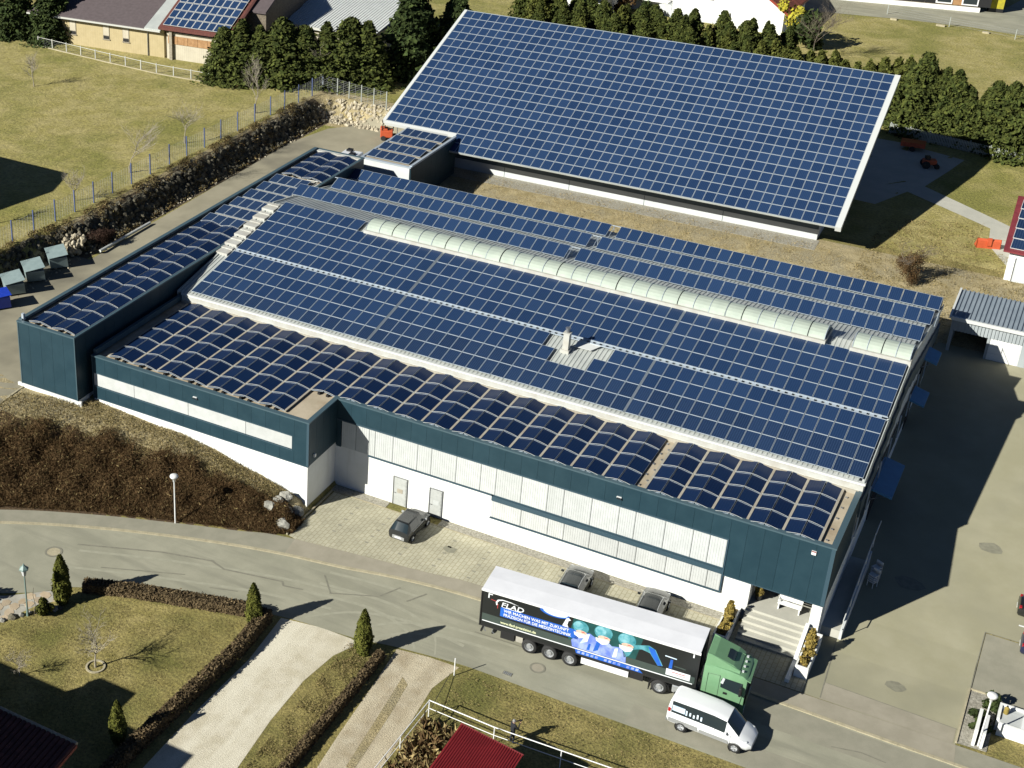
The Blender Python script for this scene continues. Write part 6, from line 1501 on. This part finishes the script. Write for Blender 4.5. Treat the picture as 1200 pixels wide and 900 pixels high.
# ------------------------------------------------------------------ small vehicles and yard things
t = thing('forklift','red orange forklift under the left corner of the big hall roof','forklift',(-61.7,60.2,3.83),radians(25))
mb = MB(); mb.box(-1.1,.3,-.55,.55,.35,1.2); mb.prism([(-1.15,-.5,1.2),(-.2,-.5,1.2),(-.3,-.5,1.35),(-1.1,-.5,1.45)],(0,1.0,0)); bevel(mb.build('body','orange_paint',t),.08)
mb = MB()
for x,y in ((-.9,-.5),(-.9,.5),(.35,-.5),(.35,.5)): mb.tube((x,y,1.2),(x*.9,y*.9,2.15),.05,n=5)
mb.box(-.95,.4,-.5,.5,2.12,2.18); mb.build('guard','black',t)
mb = MB(); mb.box(-.55,-.1,-.25,.25,1.2,1.35); mb.box(-.65,-.55,-.25,.25,1.3,1.8); mb.build('seat','black',t)
mb = MB(); mb.box(.75,.85,-.42,-.3,.1,2.3); mb.box(.75,.85,.3,.42,.1,2.3); mb.box(.78,.84,-.42,.42,1.2,1.3); mb.build('mast','steel',t)
for s in (-1,1): mb = MB(); mb.box(.85,1.9,s*.28-.06,s*.28+.06,.08,.13); mb.build('fork','steel',t)
for x in (-.75,.5):
    for s in (-1,1): mb = MB(); mb.lathe([(.001,-.1),(.28,-.1),(.28,.1),(.001,.1)],(0,0,0),14,axis='y'); mb.build('wheel','rubber',t,loc=(x,s*.52,.28))
t = thing('loader_bucket','orange red loader bucket lying on the grass by the white shed','bucket',(.05,63.2,g(0,63)),radians(18))
mb = MB(); pf = [(0,0),(0,.75),(.12,.95),(.2,.95),(.12,.7),(.12,.12),(.9,.05),(.9,0)]; mb.prism([(0,y,z) for y,z in [(a,b) for a,b in pf]],(2.2,0,0)); mb.build('shell','orange_paint',t)
for x in (0,2.14): mb = MB(); mb.prism([(x,0,0),(x,.9,0),(x,.12,.95),(x,0,.75)],(.06,0,0)); mb.build('side_plate','orange_paint',t)
mb = MB(); mb.box(.9,1.3,-.12,0,.3,1.1); mb.build('bracket','orange_paint',t)
# green grey wheeled containers by the rocks
def container(x, y, rz, label, two=True):
    t = thing('waste_skip',label,'container',(x,y,g(x,y)+.03),rz,'grey green skips beside the service road')
    mb = MB(); mb.prism([(-1.05,-.75,.15),(1.05,-.75,.15),(1.2,-.85,1.15),(-1.2,-.85,1.15)],(0,1.6,0)); mb.build('body','bin_green',t)
    mb = MB(); mb.prism([(-1.28,-.95,1.16),(-1.28,.85,1.42),(-1.28,.85,1.48),(-1.28,-.95,1.22)],(1.55 if two else 2.56,0,0)); bevel(mb.build('lid','bin_green',t),.02)
    if two: mb = MB(); mb.prism([(.33,-.95,1.20),(.33,.85,1.46),(.33,.85,1.52),(.33,-.95,1.26)],(.95,0,0)); bevel(mb.build('lid','bin_green',t),.02)
    for x_ in (-.8,.8):
        for y_ in (-.6,.6): mb = MB(); mb.lathe([(.001,-.04),(.13,-.04),(.13,.04),(.001,.04)],(0,0,0),10,axis='y'); mb.build('wheel','rubber',t,loc=(x_,y_,.1))
container(-71.9,13.6,radians(-42),'grey green lidded skip next to the pale rocks',False); container(-71.9,10.3,radians(-40),'grey green skip in the middle of the row by the service road'); container(-71.7,7.3,radians(-38),'grey green skip next to the blue bin')
t = thing('blue_bin','bright blue plastic bin at the left edge beside the skips','bin',(-70.6,4.4,g(-70.6,4.4)+.03),-.6)
mb = MB(); mb.prism([(-.75,-.6,.12),(.75,-.6,.12),(.85,-.7,1.2),(-.85,-.7,1.2)],(0,1.3,0)); bevel(mb.build('body','blue_plastic',t),.05); mb = MB(); mb.prism([(-.9,-.75,1.2),(-.9,.75,1.3),(-.9,.75,1.36),(-.9,-.75,1.26)],(1.8,0,0)); mb.build('lid','blue_plastic',t)
for x_ in (-.6,.6): mb = MB(); mb.lathe([(.001,-.04),(.13,-.04),(.13,.04),(.001,.04)],(0,0,0),10,axis='y'); mb.build('wheel','rubber',t,loc=(x_,-.5,.1))
mb = MB(); mb.tube((-70.0,17.5,4.05),(-70.05,25.5,4.05),.14,n=8); tag(mb.build('steel_pipe','alu_white'),'long pale pipe lying at the foot of the dark rocks','pipe')
t = thing('camper_van','white vehicle roof with dark hatches parked behind the dark wing','van',(-57.9,43.0,3.6),radians(96))
# vent pipe in the gap
mb = MB(); mb.tube((0,0,0),(0,0,1.5),.14,n=10); mb.tube((0,0,1.5),(0,0,1.62),.3,.26,n=10); tag(mb.build('vent_pipe','alu',loc=(-44.3,46.0,3.9)),'grey vent pipe standing in the shaded gap beside the link building','pipe')
# shaded things on the slab right of the hall
t = thing('garden_tractor','red machine standing in the shade right of the hall','tractor',(-7.5,84.0,g(-7,84)),.4)
mb = MB(); mb.box(-.9,.5,-.4,.4,.4,.95); bevel(mb.build('body','orange_paint',t),.08); mb = MB(); mb.box(-.7,-.2,-.3,.3,.95,1.3); mb.build('seat','black',t)
for x_,r_ in ((-.6,.42),(.55,.28)):
    for s in (-1,1): mb = MB(); mb.lathe([(.001,-.1),(r_,-.1),(r_,.1),(.001,.1)],(0,0,0),12,axis='y'); mb.build('wheel','rubber',t,loc=(x_,s*.5,r_))
t = thing('orange_trailer','orange trailer in the deep shade below the conifer hedge','trailer',(-10.2,88.5,g(-10,88)),.1)
mb = MB(); mb.box(-1.3,1.3,-.7,.7,.5,1.0); mb.build('body','orange_paint',t)
for s in (-1,1): mb = MB(); mb.lathe([(.001,-.1),(.3,-.1),(.3,.1),(.001,.1)],(0,0,0),12,axis='y'); mb.build('wheel','rubber',t,loc=(0,s*.75,.3))
# white stacked chairs by the right flank
for k,(y,lb) in enumerate(((7.6,'stack of white plastic chairs at the right flank, nearest the road'),(8.5,'stack of white plastic chairs at the right flank, farther from the road'))):
    t = thing('chair_stack',lb,'chairs',(1.95,y,g(2,y)),-.5)
    for i in range(4):
        mb = MB(); z = .42+i*.16; mb.box(-.25,.25,-.25,.25,z,z+.05); mb.box(-.25,.25,.2,.26,z+.05,z+.42); mb.build('chair','white_plastic',t)
    mb = MB()
    for a in (-.22,.22):
        for b in (-.22,.22): mb.tube((a,b,0),(a,b,.45),.025,n=5)
    mb.build('legs','white_plastic',t)
# porch: bench, planters, pots
t = thing('garden_bench','white bench against the porch wall above the steps','bench',(-2.05,1.05,1.15),.0)
mb = MB(); mb.box(-.75,.75,-.25,.2,.42,.47); mb.build('seat','white_paint',t)
for k in range(3): mb = MB(); mb.box(-.75,.75,.2,.24,.55+k*.16,.66+k*.16); mb.build('back_slat','white_paint',t)
for x_ in (-.68,.62): mb = MB(); mb.box(x_,x_+.07,-.25,.22,0,.42); mb.build('leg','white_paint',t); 
for x_ in (-.75,.69): mb = MB(); mb.box(x_,x_+.06,-.22,.24,.62,.68); mb.build('armrest','white_paint',t)
def planter(x0, x1, y0, y1, label, plab):
    t = thing('planter',label,'planter',(0,0,0)); mb = MB(); w_ = .1
    mb.box(x0,x0+w_,y0,y1,-.1,.9); mb.box(x1-w_,x1,y0,y1,-.1,.9); mb.box(x0+w_,x1-w_,y0,y0+w_,-.1,.9); mb.box(x0+w_,x1-w_,y1-w_,y1,-.1,.9); mb.build('trough','white_wall',t)
    mb = MB(); mb.box(x0+w_,x1-w_,y0+w_,y1-w_,.6,.78); mb.build('soil','soil',t)
    s = thing('planter_conifer',plab,'plant',((x0+x1)/2,(y0+y1)/2+.3,.78)); link('crown',column_crown('dwarf_crown',1.45,.30,int(abs(x0)*10),'ochre_leaf',700,.13),s); link('trunk',tk,s)
    for k in range(3):
        s = thing('planter_shrub','small ochre shrub in the '+('left' if x0 < -3 else 'right')+' porch planter, '+('near end','middle','far end')[k],'plant',((x0+x1)/2,y0+.5+k*.9,.95)); link('foliage',blob_crown('dwarf',.28,.35,.32,100+k+int(abs(x0)),['ochre_leaf'],260,.11,.5),s)
planter(-5.65,-4.8,-3.5,.0,'white planter trough left of the porch steps','slim ochre conifer in the planter left of the steps')
planter(-.42,.38,-3.85,.0,'white planter trough right of the porch steps','slim ochre conifer in the planter right of the steps')
t = thing('potted_plant','ochre plant in a dark pot in the porch corner','plant',(-4.05,1.1,1.15)); mb = MB(); mb.lathe([(.16,0),(.22,.4),(.19,.4),(.17,.1)],n=12); mb.build('pot','black',t); link('crown',column_crown('pot_crown',1.1,.25,5,'ochre_leaf',450,.12),t,(0,0,.38))
# lamps
def lamp(name, label, x, y, h, m='white_plastic', r_=.30):
    t = thing(name,label,'street lamp',(x,y,g(x,y)))
    mb = MB(); mb.tube((0,0,-.1),(0,0,h-.45),.055,.045,n=8); mb.build('pole',m,t)
    mb = MB(); mb.lathe([(.05,h-.5),(.09,h-.45),(.11,h-.2),(r_*.8,h-.16),(r_,h-.05),(r_*.92,h+.05),(r_*.5,h+.1),(.001,h+.11)],n=18); mb.build('lamp_head','white_plastic',t,True); return t
lamp('street_lamp','white mushroom street lamp at the foot of the brown bank',-42.2,-10.35,4.0); lamp('street_lamp','white mushroom street lamp beside the grey gravel bed at the right',10.35,-4.45,3.85)
t = thing('garden_lantern','pale green garden lantern on a pole at the edge of the patio','lantern',(-44.35,-23.85,0))
mb = MB(); mb.tube((0,0,0),(0,0,3.2),.06,.045,n=8); mb.tube((0,0,0),(0,0,.5),.10,.07,n=8); mb.build('pole','lantern_green',t)
mb = MB(); mb.lathe([(.12,3.2),(.22,3.65),(.22,3.7)],n=6); mb.build('glass','lamp_glass',t); mb = MB(); mb.lathe([(.33,3.68),(.3,3.76),(.1,3.95),(.03,4.1),(.001,4.15)],n=6); mb.build('cap','lantern_green',t)
mb = MB(); mb.path([(.35,.2,0),(.45,.3,.9),(.35,.25,1.6),(.4,.3,2.2)],.02,4); mb.build('vine','bark',t)
t = thing('garden_bowl','dark planted bowl on the patio at the left edge','planter',(-48.6,-24.6,0)); mb = MB(); mb.lathe([(.35,0),(.7,.45),(.62,.45),(.3,.1)],n=16); mb.build('bowl','tile_red',t); link('foliage',blob_crown('bowl_plant',.9,.9,.75,77,['conifer_dark'],700,.18,.5),t,(0,0,.9))
t = thing('stone_border','row of dark stones between patio and garden lawn','edging'); q_ = random.Random(8)
for k in range(11):
    f_ = k/10; x_, y_ = -43.0-3.4*f_, -22.2-4.9*f_+.6*sin(f_*3); bm = rock_mesh(200+k); me = bpy.data.meshes.new('stone'); s_ = q_.uniform(.18,.34)
    for v_ in bm.verts: v_.co = Vector((v_.co.x*s_*1.2,v_.co.y*s_,v_.co.z*s_*.7))
    bm.to_mesh(me); bm.free(); me.materials.append(MT['boulder' if k % 3 else 'rock_dark']); link('stone',me,t,(x_,y_,.08))
# gravel bed, sign wall and low wall at the right edge
t = thing('sign_wall','pale free standing sign wall in the grey gravel bed beside the lamp','sign',(0,0,0))
mb = MB(); mb.box(9.98,10.16,-4.6,-2.5,0,1.25); mb.build('panel','white_wall',t); mb = MB(); mb.box(10.42,10.58,-4.6,-2.75,0,1.15); mb.build('panel','white_plastic',t)
t = thing('low_wall','low white walled enclosure cut by the right edge','wall',(0,0,0))
mb = MB(); mb.box(10.95,11.1,-2.4,-.85,0,.9); mb.box(11.1,16,-1.0,-.85,0,.9); mb.box(11.1,16,-2.85,-2.7,0,.9); mb.build('wall','white_wall',t); mb = MB(); mb.box(11.1,12.3,-2.7,-1.0,0,.78); mb.build('cover','shutter',t); mb = MB(); mb.box(12.3,16,-2.7,-1.0,0,.86); mb.build('lid','white_paint',t)
t = thing('ochre_bin','small ochre canister on the low white wall','canister',(11.35,-1.6,.79)); mb = MB(); mb.lathe([(.14,0),(.14,.4),(.06,.5),(.001,.5)],n=12); mb.build('body','ochre_leaf',t); mb = MB(); mb.lathe([(.05,.5),(.05,.56),(.001,.56)],n=10); mb.build('cap','black',t)
gb = sheet('gravel_bed',[(9.25,-4.85),(9.25,.5),(10.9,.6),(10.85,-4.75)],'gravel',.05)
ribbon('edging_stone',[(9.2,-4.85),(9.2,.58),(10.95,.62)],.1,-.1,.13,'kerb_stone',gb,Z0,.9)
# camper details (roof seen over the wing)
for o in list(COL.objects):
    if o.name.startswith('camper_van'): 
        mb = MB(); mb.prism([(-2.6,-1.0,.5),(2.4,-1.0,.5),(2.4,-1.0,2.7),(2.0,-1.0,4.3),(-2.6,-1.0,4.5)],(0,2.0,0)); bevel(mb.build('body','van_white',o),.12)
        for k in range(4): mb = MB(); mb.box(-2.0+k*1.1,-1.35+k*1.1,-.6+.7*(k%2),-.05+.7*(k%2),4.40-k*.02,4.62-k*.04); mb.build('roof_hatch','black',o)
        for x_ in (-1.6,1.5):
            for s in (-1,1): mb = MB(); mb.lathe([(.001,-.12),(.38,-.12),(.38,.12),(.001,.12)],(0,0,0),14,axis='y'); mb.build('wheel','rubber',o,loc=(x_,s*.95,.38))
# ------------------------------------------------------------------ person with a camera by the rail fence
def skin_fig():
    V = {'pel':(0,0,.95),'wai':(0,0,1.10),'che':(0,.01,1.32),'nek':(0,.015,1.49),'hea':(0,.05,1.58),'top':(0,.05,1.70),
         'hl':(.10,0,.90),'kl':(.12,.03,.50),'al':(.13,-.01,.09),'tl':(.15,.15,.035),'hr':(-.10,0,.90),'kr':(-.12,.02,.50),'ar':(-.14,-.03,.09),'tr':(-.17,.13,.035),
         'sl':(.19,.01,1.40),'el':(.29,.16,1.20),'wl':(.12,.36,1.45),'sr':(-.19,.01,1.40),'er':(-.30,.16,1.22),'wr':(-.10,.36,1.46)}
    R_ = {'pel':.15,'wai':.145,'che':.165,'nek':.06,'hea':.085,'top':.075,'hl':.095,'kl':.065,'al':.05,'tl':.04,'hr':.095,'kr':.065,'ar':.05,'tr':.04,'sl':.075,'el':.052,'wl':.036,'sr':.075,'er':.052,'wr':.036}
    E_ = [('pel','wai'),('wai','che'),('che','nek'),('nek','hea'),('hea','top'),('pel','hl'),('hl','kl'),('kl','al'),('al','tl'),('pel','hr'),('hr','kr'),('kr','ar'),('ar','tr'),('che','sl'),('sl','el'),('el','wl'),('che','sr'),('sr','er'),('er','wr')]
    for s, w_ in ((1,'wl'),(-1,'wr')):
        b = Vector(V[w_]); pk = 'p'+w_; V[pk] = tuple(b+Vector((-s*.02,.055,.025))); R_[pk] = .030; E_.append((w_,pk))
        for i in range(5):
            a = Vector(V[pk])+Vector((-s*(.012*i),.02,.028-.018*i)); bq = a+Vector((-s*.022,.028-.004*i,.008)); n1, n2 = f'{w_}{i}a', f'{w_}{i}b'
            if i == 4: a = Vector(V[pk])+Vector((-s*.02,-.005,-.03)); bq = a+Vector((-s*.02,.03,-.01))
            V[n1] = tuple(a); V[n2] = tuple(bq); R_[n1] = .010; R_[n2] = .008; E_ += [(pk,n1),(n1,n2)]
    K = list(V); me = bpy.data.meshes.new('body'); me.from_pydata([V[k] for k in K],[(K.index(a),K.index(b)) for a,b in E_],[])
    o = bpy.data.objects.new('body',me); COL.objects.link(o); md = o.modifiers.new('skin','SKIN'); md.use_smooth_shade = True
    for i, k in enumerate(K): me.skin_vertices[0].data[i].radius = (R_[k]*(1.15 if k in('che','wai','pel') else 1), R_[k]*(.75 if k in('che','wai','pel') else 1))
    me.skin_vertices[0].data[0].use_root = True
    o.modifiers.new('sub','SUBSURF').levels = 1; o.modifiers['sub'].render_levels = 1
    dg = bpy.context.evaluated_depsgraph_get(); m2 = bpy.data.meshes.new_from_object(o.evaluated_get(dg)); bpy.data.objects.remove(o)
    for m in ('cloth_dark','cloth_jeans','skin','black'): m2.materials.append(MT[m])
    for p in m2.polygons:
        c = p.center; p.use_smooth = True
        p.material_index = 3 if c.z < .10 else 1 if c.z < .93 else 2 if (c.z > 1.50 and abs(c.x) < .13 and c.y < .16) or c.y > .36 else 0
    return m2
MM('cloth_dark',(.014,.015,.019),rough=.9); MM('cloth_jeans',(.02,.024,.035),rough=.9); MM('skin',(.50,.28,.19),rough=.6); MM('hair_grey',(.30,.29,.27),(.2,.19,.18),rough=.8,scale=30)
t = thing('person','person in dark clothes raising a camera beside the white rail fence','person',(-13.02,-18.3,0),radians(-38))
link('body',skin_fig(),t)
mb = MB(); mb.lathe([(.001,1.735),(.06,1.725),(.095,1.68),(.10,1.62),(.085,1.56)],(0,.03,0),14); mb.build('hair','hair_grey',t,True)
mb = MB(); mb.box(-.022,.022,.145,.175,1.59,1.625); bevel(mb.build('nose','skin',t),.01)
for s in (-1,1): mb = MB(); mb.lathe([(.001,.018),(.012,.012),(.016,.0)],(s*.035,.125,1.635),8,axis='y'); mb.build('eye','black',t); mb = MB(); mb.box(s*.09-.012,s*.09+.012,.03,.075,1.59,1.65); bevel(mb.build('ear','skin',t),.008)
mb = MB(); mb.box(-.03,.03,.133,.14,1.545,1.555); mb.build('mouth','print_red',t)
t = thing('camera','black camera held up to the face of the person by the fence','camera',(-12.74,-17.95,1.53),radians(-38))
mb = MB(); mb.box(-.07,.07,-.04,.03,-.045,.05); bevel(mb.build('camera_body','black',t),.012); mb = MB(); mb.lathe([(.035,.03),(.04,.12),(.03,.12),(.001,.11)],(0,0,0),14,axis='y'); mb.build('lens','black',t)
